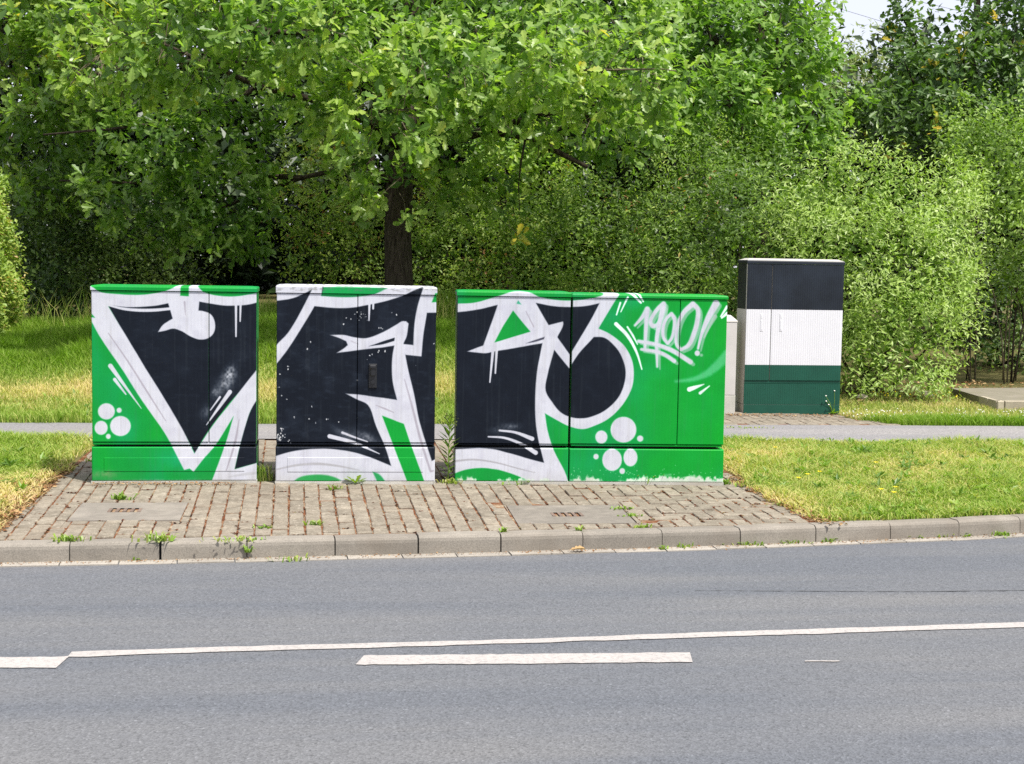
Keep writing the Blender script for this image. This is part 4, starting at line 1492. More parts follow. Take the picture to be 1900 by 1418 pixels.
# ------------------------------------------------------------------ leaves
def leaf_template(kind):
    """vertices (n,3) along +Y, unit length; faces as index lists"""
    if kind == 'oak':
        hw = [(0.0, .02), (.14, .07), (.27, .17), (.35, .10), (.50, .27), (.60, .17), (.75, .29), (.84, .19), (.94, .16)]
        fold = .22
        Lp = [(-w, y, w * fold - .10 * y * y) for y, w in hw]
        Rp = [(w, y, w * fold - .10 * y * y) for y, w in hw]
        n = len(hw)
        mid = [(0, 0, 0), (0, .5, -.03), (0, 1, -.12)]
        V = mid + Rp + Lp
        F = [[0] + [3 + i for i in range(n)] + [2, 1], [0, 1, 2] + [3 + n + i for i in range(n)][::-1]]
        return np.array(V), F
    if kind == 'lobed':       # cheaper lobed leaf for the shaded and the distant crowns
        hw = [(.22, .13), (.34, .09), (.58, .26), (.70, .16), (.86, .2)]
        V = [(0, 0, 0), (0, 1, -.1)] + [(w, y, w * .2 - .08 * y) for y, w in hw] + [(-w, y, w * .2 - .08 * y) for y, w in hw]
        n = len(hw)
        return np.array(V), [[0] + [2 + i for i in range(n)] + [1], [0, 1] + [2 + n + i for i in range(n)][::-1]]
    if kind == 'lance':
        V = [(0, 0, 0), (.16, .42, .03), (0, 1, -.10), (-.16, .42, .03), (0, .45, -.03)]
        return np.array(V), [[0, 1, 2, 4], [0, 4, 2, 3]]
    if kind == 'oval':
        V = [(0, 0, 0), (.27, .5, .05), (0, 1, -.05), (-.27, .5, .05)]
        return np.array(V), [[0, 1, 2], [0, 2, 3]]


def basis(d, up):
    """rows: side, direction, normal for arrays of directions and rough normals"""
    d = d / (np.linalg.norm(d, axis=1, keepdims=True) + 1e-9)
    s = np.cross(d, up)
    s /= np.linalg.norm(s, axis=1, keepdims=True) + 1e-9
    n = np.cross(s, d)
    return s, d, n


def leaves_mesh(name, pos, dirs, ups, size, tint, kind):
    T, F = leaf_template(kind)
    s, d, n = basis(dirs, ups)
    N, k = len(pos), len(T)
    V = pos[:, None, :] + size[:, None, None] * (T[None, :, 0:1] * s[:, None] + T[None, :, 1:2] * d[:, None] + T[None, :, 2:3] * n[:, None])
    flat = np.concatenate([np.array(f) for f in F])
    sz = np.array([len(f) for f in F])
    idx = (np.arange(N)[:, None] * k + flat[None]).ravel()
    return np_mesh(name, V.reshape(-1, 3), idx, np.repeat(tint, len(F)), None, False, np.tile(sz, N))


def crown_points(lobes, dens, back=0.35, shell=0.42, clump=4.2):
    """spray positions and outward directions over lumpy ellipsoids (x, y, z, rx, ry, rz)"""
    P, Nn = [], []
    L = np.array([l[:6] for l in lobes])
    for (x, y, z, rx, ry, rz) in L:
        area = 4 * math.pi * ((rx * ry) ** 1.6 / 3 + (rx * rz) ** 1.6 / 3 + (ry * rz) ** 1.6 / 3) ** (1 / 1.6)
        n = int(area * dens)
        v = rng.normal(size=(n, 3))
        v /= np.linalg.norm(v, axis=1, keepdims=True)
        # lumps: direction dependent radius
        ph = rng.random(6) * 6.28
        lump = 1 + .24 * np.sin(3.1 * v[:, 0] * 2 + ph[0]) + .12 * np.sin(4.3 * v[:, 2] * 2 + ph[1]) + .10 * np.sin(5.7 * v[:, 1] * 2 + ph[2] + 3 * v[:, 0])
        r = (1 - shell * rng.random(n) ** 1.7) * lump
        keep = (v[:, 1] < 0.25) | (rng.random(n) < back)
        p = np.array([x, y, z]) + v * r[:, None] * np.array([rx, ry, rz])
        nn = v / np.array([rx, ry, rz])
        nn /= np.linalg.norm(nn, axis=1, keepdims=True)
        # thin out what lies deep inside another lobe
        ins = np.zeros(n, bool)
        for q in L:
            if abs(q[0] - x) > q[3] + rx or abs(q[1] - y) > q[4] + ry or abs(q[2] - z) > q[5] + rz or (q[0] == x and q[2] == z): continue
            ins |= (((p - q[:3]) / q[3:6]) ** 2).sum(1) < 0.42
        keep &= ~ins
        # sprays gather in clumps with gaps between them
        w = p * clump
        nz = np.sin(w[:, 0] * 1.3 + 1.7 * np.sin(w[:, 2] * 1.1)) + np.sin(w[:, 2] * 1.7 + 1.3 * np.sin(w[:, 1] * .9 + w[:, 0] * .6)) + np.sin(w[:, 1] * 1.5 + 1.9 * w[:, 2] * .7)
        keep &= (nz > -.05) | (rng.random(n) < .24)
        P.append(p[keep]); Nn.append(nn[keep])
    return np.concatenate(P), np.concatenate(Nn)


def spray_leaves(P, Nn, k, size, spread, droop=0.15, up=0.55, along=0.0, tint0=0.45, tvar=0.2, out_tint=0.0):
    """k leaves round each spray point: rosettes when along=0, leaves along a shoot otherwise"""
    n = len(P)
    axis = Nn * .8 + np.array([0, -.1, .45]) + rng.normal(0, .35, (n, 3))
    axis /= np.linalg.norm(axis, axis=1, keepdims=True)
    a = np.cross(axis, rng.normal(size=(n, 3)))
    a /= np.linalg.norm(a, axis=1, keepdims=True)
    b = np.cross(axis, a)
    pos, dr, upv, ti, szs = [], [], [], [], []
    base_t = tint0 + rng.normal(0, tvar * .8, n) + .13 * np.sin(P[:, 0] * 2.3 + 1.5 * np.sin(P[:, 2] * 2.1)) * np.sin(P[:, 2] * 2.9 + P[:, 1] * 1.7)
    for i in range(k):
        th = 2.4 * i + rng.random(n) * .9
        rad = np.cos(th)[:, None] * a + np.sin(th)[:, None] * b
        f = (i + .5) / k
        lean = (0.55 + .5 * rng.random(n))[:, None]
        d = rad * lean + axis * (0.75 - .35 * rng.random(n))[:, None] + np.array([0, 0, -droop]) + rng.normal(0, .12, (n, 3))
        p = P + axis * (along * (f - .5)) + rng.normal(0, spread, (n, 3))
        u = axis * (1 - up) + np.array([0, -.12, up]) + rng.normal(0, .28, (n, 3))
        pos.append(p); dr.append(d); upv.append(u)
        ti.append(np.clip(base_t + rng.normal(0, .10, n), 0, 0.94))
        szs.append(size * (.5 + .85 * rng.random(n)))
    return np.concatenate(pos), np.concatenate(dr), np.concatenate(upv), np.concatenate(szs), np.concatenate(ti)


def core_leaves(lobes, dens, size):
    """big leaves darkened as if shaded, inside the lobes, so that crowns are as dense as real ones"""
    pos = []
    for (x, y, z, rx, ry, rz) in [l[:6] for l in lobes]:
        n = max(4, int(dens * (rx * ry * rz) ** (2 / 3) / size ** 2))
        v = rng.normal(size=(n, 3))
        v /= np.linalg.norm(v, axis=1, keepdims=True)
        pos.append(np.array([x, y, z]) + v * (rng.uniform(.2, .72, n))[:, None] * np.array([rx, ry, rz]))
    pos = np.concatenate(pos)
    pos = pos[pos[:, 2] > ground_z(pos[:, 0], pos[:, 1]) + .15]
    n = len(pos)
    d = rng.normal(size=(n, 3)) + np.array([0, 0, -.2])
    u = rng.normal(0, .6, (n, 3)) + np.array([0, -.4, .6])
    return pos, d, u, size * rng.uniform(.7, 1.3, n), np.clip(rng.normal(.24, .14, n), 0, .6)  # low tint puts the dark of the crown interior into the leaf colour


def lobes_px(spec):
    """(px, py, depth, rx, rz[, ry]) -> world ellipsoids"""
    out = []
    for q in spec:
        c = at_depth(q[0], q[1], q[2])
        ry = q[5] if len(q) > 5 else q[3]
        out.append((c[0], c[1], c[2], q[3], ry, q[4]))
    return out


def plant(name, label, cat, lobes, base, leafmat, kind, size, dens, k=6, spread=.05, along=.12, tint0=.45, tvar=.18, group=None, stems=5, stem_r=.03, stemmat=None,
          shell=.45, back=.3, extra=None, part_name='foliage', stem_name='stem', droop=.15, up=.5, rare=0.0, trim=None, shoots=110):
    root = empty(name, base, label, cat, group)
    b = np.array(base)
    P, Nn = crown_points(lobes, dens * 1.12, back, shell, 3.4)
    g = ground_z(P[:, 0], P[:, 1])
    kp = P[:, 2] > g + 0.05
    if trim is not None: kp &= trim(P)
    P, Nn = P[kp], Nn[kp]
    cand = np.where((Nn[:, 2] > .15) & (Nn[:, 1] < .5))[0]
    sh = rng.permutation(cand)[:shoots]
    if len(sh):
        ax = Nn[sh] * .5 + np.array([0, 0, .8]) + rng.normal(0, .25, (len(sh), 3))
        ax /= np.linalg.norm(ax, axis=1, keepdims=True)
        ln = rng.uniform(.12, .38, (len(sh), 1))
        P = np.concatenate([P] + [P[sh] + ax * ln * f for f in (.35, .7, 1.0)])
        Nn = np.concatenate([Nn] + [ax] * 3)
    pos, d, u, s, t = spray_leaves(P, Nn, k, size, spread, droop, up, along, tint0, tvar)
    if rare:
        # a few yellowed or browned sprays
        c = rng.random(len(P)) < rare
        t = np.where(np.tile(c, k), .97 + .03 * rng.random(len(t)), t)
    pc, dc, uc, sc_, tc = core_leaves(lobes, 4.2, .11)
    V0 = leaves_mesh(part_name, pos - b, d, u, s, t, kind)
    tag(link(part_name, V0, root, leafmat), kind='stuff')
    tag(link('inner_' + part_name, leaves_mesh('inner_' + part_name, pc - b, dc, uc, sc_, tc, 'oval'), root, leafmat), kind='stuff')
    L = np.array([l[:3] for l in lobes])
    idx = rng.permutation(len(L))[:stems]
    for i in idx:
        q = L[i] - b
        s0 = np.array([rng.normal(0, .16), rng.normal(0, .10), -.05])
        m0 = s0 * .5 + q * .5 + np.array([rng.normal(0, .08), 0.05, -.12 * np.linalg.norm(q[:2] - s0[:2])])
        mb = MB()
        mb.tube([s0, s0 * .7 + m0 * .3 + rng.normal(0, .03, 3), m0, m0 * .45 + q * .55 + rng.normal(0, .04, 3), q],
                [stem_r, stem_r * .85, stem_r * .65, stem_r * .45, stem_r * .2], 6)
        mb.build(stem_name, stemmat or M['bark'], root, True)
    return root, P, Nn


# ------------------------------------------------------------------ the oak over the cabinets
oak_front = lobes_px([
    (700, 205, 16.6, .80, .45), (600, 225, 17.0, .42, .34), (835, 140, 17.0, .85, .52), (770, 105, 16.8, .6, .4), (1040, 120, 17.0, .9, .50), (1190, 140, 17.3, .62, .40), (1090, 205, 17.9, .72, .36),
    (945, 165, 17.2, .55, .36), (735, 318, 18.4, .46, .48), (650, 330, 18.9, .5, .45), (845, 320, 19.3, .55, .5), (935, 350, 19.8, .45, .65), (1010, 225, 18.6, .6, .3), (880, 215, 18.2, .6, .35),
    (575, 45, 16.3, .8, .48), (445, 45, 16.0, .85, .42), (300, 60, 16.0, .85, .48), (520, 110, 16.6, .55, .36), (160, 60, 19.8, .8, .5), (40, 110, 20.4, .8, .5), (340, 120, 16.3, .65, .36),
    (215, 130, 16.8, .7, .38), (120, 190, 20.2, .6, .4), (20, 30, 20.4, .7, .5)])
oak_mid = lobes_px([
    (60, 240, 21.2, .95, .62), (190, 235, 20.4, .95, .6), (310, 265, 19.4, .85, .55), (425, 265, 19.8, .8, .5), (110, 340, 21.3, .9, .65), (245, 350, 20.2, .85, .6), (370, 350, 20.0, .75, .5),
    (465, 365, 20.2, .65, .5), (405, 430, 20.0, .6, .34), (470, 440, 20.4, .5, .3), (300, 420, 20.8, .6, .4), (540, 200, 19.6, .6, .5), (700, 55, 18.2, .95, .6), (850, 40, 18.4, .95, .55), (1000, 35, 18.5, 1.0, .55), (1160, 50, 18.8, .8, .5),
    (640, 130, 18.0, .7, .45), (900, 90, 18.6, .8, .45), (1130, 260, 19.6, .7, .4), (1200, 230, 19.0, .5, .35), (790, 250, 19.5, .9, .4), (380, 200, 19.6, .6, .3)])
oak_top = lobes_px([
    (780, -70, 19.0, 1.4, .9), (600, -90, 18.5, 1.4, .9), (420, -90, 18.2, 1.4, .9), (230, -80, 19.8, 1.4, .9), (40, -50, 21.0, 1.3, .9), (960, -90, 19.2, 1.4, .9), (1110, -60, 19.5, 1.1, .8),
    (700, -280, 20.5, 2.0, 1.5), (450, -270, 20.5, 2.0, 1.5), (940, -250, 21.0, 1.8, 1.4), (240, -220, 20.5, 1.7, 1.3), (100, 60, 21.5, 1.4, 1.2), (320, 60, 21.5, 1.4, 1.2), (560, 40, 21.5, 1.4, 1.2),
    (800, 80, 21.8, 1.3, 1.0), (1000, 90, 21.8, 1.2, 1.0), (620, -480, 21, 1.9, 1.5), (830, -450, 21, 1.6, 1.3)])

oak_base = np.array([at_depth(741, 560, 20.0)[0], at_depth(741, 560, 20.0)[1], 0.0])
oak_base[2] = float(ground_z(oak_base[0], oak_base[1]))
oak = empty('oak_tree', oak_base, 'broad oak with pale new leaves, its trunk rising behind the lightning cabinet', 'tree')
Pf, Nf = crown_points(oak_front, 24, .2, .5)
ex = rng.permutation(len(Pf))[:int(.10 * len(Pf))]
Pf = np.concatenate([Pf, Pf[ex] + (Nf[ex] * .7 + np.array([0, -.25, .1])) * rng.uniform(.18, .5, (len(ex), 1))])
Nf = np.concatenate([Nf, Nf[ex]])
pos, d_, u_, s_, t_ = spray_leaves(Pf, Nf, 8, .14, .045, .12, .5, .10, .66, .16)
yl = rng.random(len(Pf)) < .0012
t_ = np.where(np.tile(yl, 8), 1.0, t_)
# the 300 leaves nearest the road are leaves of their own, the rest one crown
dist = pos @ _f
order = np.argsort(dist + 8 * (np.abs((pos - CAM) @ _r / dist) > .36) + 8 * ((((pos - CAM) @ _u) / dist) > .27))
near = order[:300]
rest_i = order[300:]
me_l = leaves_mesh('crown', pos[rest_i] - oak_base, d_[rest_i], u_[rest_i], s_[rest_i], t_[rest_i], 'oak')
tag(link('crown', me_l, oak, M['oak_leaf']), kind='stuff')
leaf_meshes = []
T_, F_ = leaf_template('oak')
for q in range(4):
    fl = [i for f in F_ for i in f]
    m_ = np_mesh('leaf', T_, fl, [.35 + .15 * q] * len(F_), None, False, [len(f) for f in F_])
    m_.materials.append(M['oak_leaf'])
    leaf_meshes.append(m_)
sb, db, nb = basis(d_[near], u_[near])
for i, q in enumerate(near):
    o = link('leaf', leaf_meshes[int(np.clip((t_[q] - .3) / .15, 0, 3))], oak)
    z = s_[q]
    p = pos[q] - oak_base
    o.matrix_local = Matrix(((sb[i][0] * z, db[i][0] * z, nb[i][0] * z, p[0]), (sb[i][1] * z, db[i][1] * z, nb[i][1] * z, p[1]), (sb[i][2] * z, db[i][2] * z, nb[i][2] * z, p[2]), (0, 0, 0, 1)))
Pm, Nm = crown_points(oak_mid, 22, .25, .5)
pos, d_, u_, s_, t_ = spray_leaves(Pm, Nm, 8, .14, .05, .15, .5, .12, .5, .16)
tag(link('inner_crown', leaves_mesh('inner_crown', pos - oak_base, d_, u_, s_, t_, 'lobed'), oak, M['oak_leaf']), kind='stuff')
Pt, Nt = crown_points(oak_top, 8, .6, .6)
pos, d_, u_, s_, t_ = spray_leaves(Pt, Nt, 8, .18, .07, .15, .5, .15, .4, .14)
tag(link('upper_crown', leaves_mesh('upper_crown', pos - oak_base, d_, u_, s_, t_, 'oval'), oak, M['oak_leaf']), kind='stuff')


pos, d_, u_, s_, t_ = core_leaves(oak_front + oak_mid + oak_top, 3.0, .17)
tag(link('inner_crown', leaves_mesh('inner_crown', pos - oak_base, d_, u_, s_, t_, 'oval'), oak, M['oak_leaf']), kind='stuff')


def W_(px, py, d): return at_depth(px, py, d)


mb = MB()
tr = [oak_base + np.array([0, 0, -.1]), W_(740, 520, 20), W_(738, 440, 20), W_(740, 370, 20), W_(744, 300, 20), W_(752, 220, 20.1), W_(760, 120, 20.2), W_(765, -20, 20.3), W_(770, -250, 20.5)]
mb.tube([p - oak_base for p in tr], [.235, .195, .185, .19, .175, .15, .13, .11, .05], 14)
mb.build('trunk', M['bark'], oak, True)
limbs = [
    [(742, 330, 20), (820, 270, 19.6), (900, 243, 19.3), (985, 255, 19.2), (1040, 285, 19.0), (1090, 310, 18.9)],
    [(900, 243, 19.3), (1000, 215, 18.6), (1090, 200, 18.0), (1190, 150, 17.5)],
    [(975, 256, 19.2), (967, 300, 19.2), (962, 340, 19.3), (964, 392, 19.4)],
    [(745, 280, 20), (690, 230, 19.2), (640, 215, 18.0), (595, 228, 17.2)],
    [(750, 240, 20), (600, 190, 19.6), (480, 160, 19.2), (400, 125, 18.8), (300, 80, 17.5)],
    [(480, 160, 19.2), (430, 190, 19.6), (330, 225, 19.6), (200, 240, 19.4), (80, 250, 19.3)],
    [(455, 118, 18.8), (380, 112, 18.0), (250, 120, 17.4), (130, 150, 17.4)],
    [(755, 190, 20), (790, 150, 18.6), (840, 140, 17.4)],
    [(755, 200, 20), (720, 200, 18.4), (700, 205, 17.0)],
    [(760, 100, 20.2), (880, 60, 19.5), (1010, 60, 18.5), (1150, 60, 18.9)],
    [(758, 140, 20.2), (620, 60, 18.8), (520, 60, 17.2), (440, 45, 16.4)],
    [(762, 60, 20.2), (600, -40, 19.2), (400, -80, 18.6), (200, -80, 18.4)],
    [(762, 40, 20.2), (900, -60, 19.8), (1080, -60, 19.6)],
    [(740, 350, 20), (690, 310, 19.6), (655, 325, 19.2)], [(748, 300, 20), (840, 300, 19.6), (860, 330, 19.4)],
    [(690, 300, 19.8), (560, 330, 20.2), (450, 370, 20.3), (380, 400, 20.2)], [(560, 330, 20.2), (400, 320, 20.3), (250, 340, 20.3), (110, 335, 20.1)],
    [(1040, 130, 17.2), (1140, 130, 17.0), (1225, 128, 16.9), (1255, 132, 16.8)]]
for i, lb in enumerate(limbs):
    pts = [W_(*q) - oak_base for q in lb]
    r0 = .085 if i < 1 else (.06 if i in (3, 4, 9, 10, 11, 12) else (.017 if i in (2, 17) else .04))
    mb = MB()
    mb.tube(pts, list(np.linspace(r0, r0 * .3, len(pts))), 7)
    mb.build('branch', M['bark'] if i != 17 else M['twig'], oak, True)
# thin pale twigs among the front sprays
mb = MB()
for i in list(range(len(Pf) - 260, len(Pf))) + list(rng.permutation(len(Pf))[:300]):
    p = Pf[i] - oak_base
    q = p - Nf[i] * (.25 + .35 * rng.random()) + np.array([0, .15, -.05]) + rng.normal(0, .1, 3)
    mb.tube([q, (p + q) / 2 + rng.normal(0, .025, 3), p], [.006, .004, .0025], 3, cap=False)
tag(mb.build('twig', M['twig'], oak), kind='stuff')


def tree(name, label, lobes, base_px, d, leafmat, kind, size, dens, k=8, tint0=.45, tvar=.15, group=None, limbs=5, shell=.5, rare=0.0, r=.16, back=.3):
    c = at_depth(base_px[0], base_px[1], d)
    z = float(ground_z(c[0], c[1]))
    base = np.array([c[0], c[1], z])
    root = empty(name, base, label, 'tree', group)
    P, Nn = crown_points(lobes, dens, back, shell)
    pos, dd, u, s, t = spray_leaves(P, Nn, k, size, size * .5, .12, .5, size * .9, tint0, tvar)
    if rare:
        cnt = rng.normal(size=(12, 3))
        sel = rng.random(len(P)) < rare
        t = np.where(np.tile(sel, k), 1.0, t)
    tag(link('crown', leaves_mesh('crown', pos - base, dd, u, s, t, kind), root, leafmat), kind='stuff')
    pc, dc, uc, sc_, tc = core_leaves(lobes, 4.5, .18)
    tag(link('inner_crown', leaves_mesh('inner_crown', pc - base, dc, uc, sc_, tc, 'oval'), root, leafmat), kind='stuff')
    top = max(l[2] for l in lobes)
    mb = MB()
    mb.tube([(0, 0, -.1), (.03, 0, (top - z) * .3), (-.03, .02, (top - z) * .6), (0, 0, top - z)], [r * 1.2, r, r * .7, r * .2], 9)
    mb.build('trunk', M['bark'], root, True)
    for i in rng.permutation(len(lobes))[:limbs]:
        q = np.array(lobes[i][:3]) - base
        s0 = np.array([0, 0, max(.6, q[2] * .55)])
        mb = MB()
        mb.tube([s0, s0 * .5 + q * .5 + np.array([0, 0, .15]), q, q + (q - s0) * .25], [r * .45, r * .3, r * .16, r * .05], 6)
        mb.build('branch', M['bark'], root, True)
    return root


tree('oak_tree', 'bright green bushy young oak right of centre, beneath the widest sky gap', lobes_px([
    (1330, 110, 22.5, 1.1, .8), (1440, 95, 22.0, 1.1, .8), (1495, 180, 22.2, .85, .65), (1400, 195, 21.5, 1.0, .7), (1300, 200, 21.4, .95, .65), (1490, 250, 21.8, .8, .55), (1240, 90, 22.6, .9, .8),
    (1380, 40, 23.0, 1.0, .7), (1455, 30, 22.8, .80, .8), (1490, 90, 22.8, .42, .6), (1415, -90, 23.5, 1.2, 1.0), (1350, 280, 21.6, .9, .5), (1250, 200, 21.8, .8, .7), (1180, 90, 22.8, .9, .8), (1420, 290, 21.4, .7, .4), (1250, -60, 23.5, .9, .6), (1200, -10, 23.5, .7, .5)]),
     (1400, 600), 23.2, M['oak_leaf_b'], 'lobed', 0.143, 20.0, 8, .5, .16, None, 7)
tree('oak_tree', 'dark green oak with some yellow leaves at the right edge', lobes_px([
    (1695, 110, 27.5, .75, .62), (1672, 25, 27.5, .34, .75), (1700, 165, 26.8, 1.05, .75), (1790, 150, 26.5, 1.1, .8), (1870, 110, 26.8, 1.2, .95), (1880, 35, 27.4, .9, .8), (1890, 190, 26.0, 1.0, .75), (1720, 225, 26.0, 1.0, .6),
    (1635, 205, 26.2, .85, .6), (1810, 235, 26.0, 1.0, .55), (1915, -90, 28, 1.2, 1.2), (1980, 60, 27, 1.6, 1.4), (1680, -60, 28, .4, .7), (1990, 220, 26, 1.2, 1.0)]),
     (1790, 600), 28.5, M['oak_leaf_c'], 'lobed', 0.165, 21, 8, .45, .22, None, 7, rare=.02)
tree('willow_tree', 'pale yellowish tree between the two oaks, below the sky gap', lobes_px([
    (1600, 140, 34, 1.1, .9), (1570, 190, 33, 1.0, .8), (1640, 180, 33, 1.0, .7), (1610, 240, 32, 1.1, .8), (1550, 150, 35, .6, .8)]),
     (1600, 600), 34.5, M['pale_leaf'], 'lance', .17, 22, 8, .55, .2, None, 4, r=.12)
tree('young_maple', 'sunlit yellow green tree glimpsed under the oak limb', lobes_px([(930, 275, 26, .7, .55), (900, 330, 26, .7, .5), (990, 300, 26.5, .7, .6), (1000, 215, 27, .8, .6)]),
     (945, 560), 26.5, M['oak_leaf_b'], 'lobed', 0.143, 22.4, 8, .8, .1, None, 3, r=.07)

# ------------------------------------------------------------------ shrubs
GS = 'small leaved shrubs below the trees'


def gbase(px, d):
    c = at_depth(px, 560, d)
    return (c[0], c[1], float(ground_z(c[0], c[1])))


plant('shrub', 'shadowed small leaved shrub left of the oak trunk', 'shrub', lobes_px([
    (600, 330, 23.5, .75, .55), (560, 410, 23, .5, .5), (650, 410, 23, .75, .5), (600, 470, 22.8, .7, .4), (660, 490, 22.6, .55, .45), (570, 500, 22.8, .4, .3), (690, 440, 22.8, .4, .4), (620, 270, 24, .6, .5)]),
      gbase(620, 23.2), M['shrub_leaf'], 'oval', 0.066, 60, 6, .06, .16, .80, .16, GS, 5)
plant('shrub', 'small leaved shrub just right of the oak trunk', 'shrub', lobes_px([
    (820, 420, 22.5, .65, .45), (890, 415, 22.3, .7, .45), (860, 480, 22, .75, .45), (790, 480, 22, .45, .45), (940, 480, 21.8, .65, .5), (800, 540, 21.8, .6, .4), (890, 545, 21.6, .7, .4), (850, 370, 22.8, .5, .35)]),
      gbase(860, 22.3), M['shrub_leaf'], 'oval', 0.064, 62, 6, .06, .16, .68, .18, GS, 5)
plant('shrub', 'dense shrub standing behind the narrow arrow cabinet', 'shrub', lobes_px([
    (1000, 400, 22, .75, .6), (1085, 410, 21.2, .8, .6), (1060, 480, 21, .75, .5), (1010, 520, 21, .7, .45), (1110, 520, 20.6, .75, .5), (1080, 350, 21.8, .6, .4), (970, 450, 21.6, .5, .5), (1000, 580, 20.8, .8, .4)]),
      gbase(1040, 21.6), M['shrub_leaf'], 'oval', 0.064, 62, 6, .06, .16, .46, .24, GS, 5, rare=.004)
plant('shrub', 'tall grey green shrub above the 1900 lettering', 'shrub', lobes_px([
    (1180, 370, 21, .8, .6), (1240, 300, 21, .75, .65), (1250, 430, 20.2, .85, .6), (1180, 460, 20.3, .75, .55), (1300, 370, 20.2, .8, .6), (1240, 520, 19.8, .85, .5), (1160, 540, 20, .6, .45), (1310, 480, 19.6, .7, .6), (1200, 260, 21.4, .55, .45), (1320, 290, 20.8, .6, .45), (1330, 560, 19.4, .6, .5)]),
      gbase(1240, 20.6), M['shrub_leaf'], 'lance', 0.068, 66, 6, .06, .18, .34, .24, GS, 6, rare=.012)
plant('shrub', 'yellow green shrub behind the striped cabinet', 'shrub', lobes_px([
    (1390, 330, 19.8, .7, .5), (1380, 420, 19.3, .75, .55), (1450, 380, 19.2, .7, .5), (1400, 500, 19, .8, .6), (1460, 470, 18.8, .7, .6), (1470, 560, 18.6, .7, .6), (1390, 600, 18.7, .7, .6), (1480, 660, 18.4, .6, .5)]),
      gbase(1420, 19.2), M['shrub_leaf'], 'lance', 0.074, 60, 6, .06, .18, .24, .2, GS, 5, rare=.006)
plant('willow_bush', 'big pale leaved willow bush right of the striped cabinet', 'bush', lobes_px([
    (1510, 370, 18.4, .75, .55), (1590, 350, 18.2, .8, .55), (1670, 375, 18.1, .75, .6), (1745, 430, 18.0, .62, .6), (1640, 460, 17.6, .85, .65), (1550, 450, 17.9, .75, .6), (1730, 520, 17.7, .62, .55), (1590, 545, 18.1, .7, .6), (1670, 570, 17.3, .75, .6),
    (1730, 620, 17.3, .45, .5), (1600, 640, 18.0, .6, .5), (1660, 670, 17.1, .6, .42), (1590, 700, 17.7, .42, .28), (1720, 690, 17.1, .35, .28), (1760, 370, 18.4, .45, .4), (1770, 470, 18.0, .36, .4), (1540, 620, 18.2, .5, .5)]),
      gbase(1640, 17.9), M['willow_leaf'], 'lance', 0.070, 118, 6, .055, .2, .76, .18, None, 9, .028, shell=.5)
plant('bush', 'yellow green bush at the right edge over bare stems', 'bush', lobes_px([
    (1835, 325, 20.2, .7, .55), (1880, 290, 20, 1.0, .65), (1870, 390, 19.4, .8, .55), (1950, 390, 19.4, .9, .8), (1830, 260, 20.6, .7, .5), (1910, 450, 19.3, .6, .4), (1960, 270, 20.2, .9, .7), (1880, 520, 19.6, .5, .3)]),
      gbase(1870, 19.8), M['willow_leaf'], 'oval', 0.066, 62, 6, .055, .17, .42, .18, None, 0, rare=.006)
# bare arching stems under the right-hand bush
bush_r = [o for o in COL.objects if o.get('label', '').startswith('yellow green bush at the right edge')][0]
bb = np.array(bush_r.location)
for i in range(26):
    x0 = bb[0] + rng.uniform(-.75, 1.0); y0 = bb[1] + rng.uniform(-.35, .35)
    h = rng.uniform(1.3, 2.3)
    lean = np.array([rng.normal(-.05, .35), rng.normal(-.1, .2), 0])
    s0 = np.array([x0, y0, float(ground_z(x0, y0)) - .03])
    pts = [s0, s0 + lean * .15 + np.array([0, 0, h * .35]), s0 + lean * .5 + np.array([0, 0, h * .7]), s0 + lean * 1.1 + np.array([0, 0, h])]
    r = rng.uniform(.008, .018)
    mb = MB(); mb.tube([p - bb for p in pts], [r, r * .9, r * .7, r * .4], 5)
    mb.build('stem', M['twig'] if i % 3 else M['bark'], bush_r, True)

GL = 'shaded shrubs at the left edge of the wood'
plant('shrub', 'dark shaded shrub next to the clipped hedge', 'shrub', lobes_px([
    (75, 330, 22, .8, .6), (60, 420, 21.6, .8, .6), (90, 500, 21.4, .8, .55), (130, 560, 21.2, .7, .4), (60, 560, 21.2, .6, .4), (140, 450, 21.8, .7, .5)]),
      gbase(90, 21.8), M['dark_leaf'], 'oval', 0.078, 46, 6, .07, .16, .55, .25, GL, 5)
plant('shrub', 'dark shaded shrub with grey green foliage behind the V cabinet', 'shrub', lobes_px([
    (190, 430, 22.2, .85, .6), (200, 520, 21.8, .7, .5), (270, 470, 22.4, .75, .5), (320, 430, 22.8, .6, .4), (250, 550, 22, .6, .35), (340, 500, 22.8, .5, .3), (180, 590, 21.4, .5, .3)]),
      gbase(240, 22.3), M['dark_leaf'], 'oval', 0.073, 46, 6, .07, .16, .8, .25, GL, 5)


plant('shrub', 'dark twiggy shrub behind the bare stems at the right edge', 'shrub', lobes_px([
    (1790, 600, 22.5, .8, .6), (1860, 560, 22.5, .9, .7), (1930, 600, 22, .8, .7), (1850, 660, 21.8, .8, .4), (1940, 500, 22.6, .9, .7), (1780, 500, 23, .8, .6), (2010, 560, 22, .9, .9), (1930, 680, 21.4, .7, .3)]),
      gbase(1870, 22.6), M['dark_leaf'], 'oval', .075, 40, 6, .07, .16, .7, .25, None, 8)


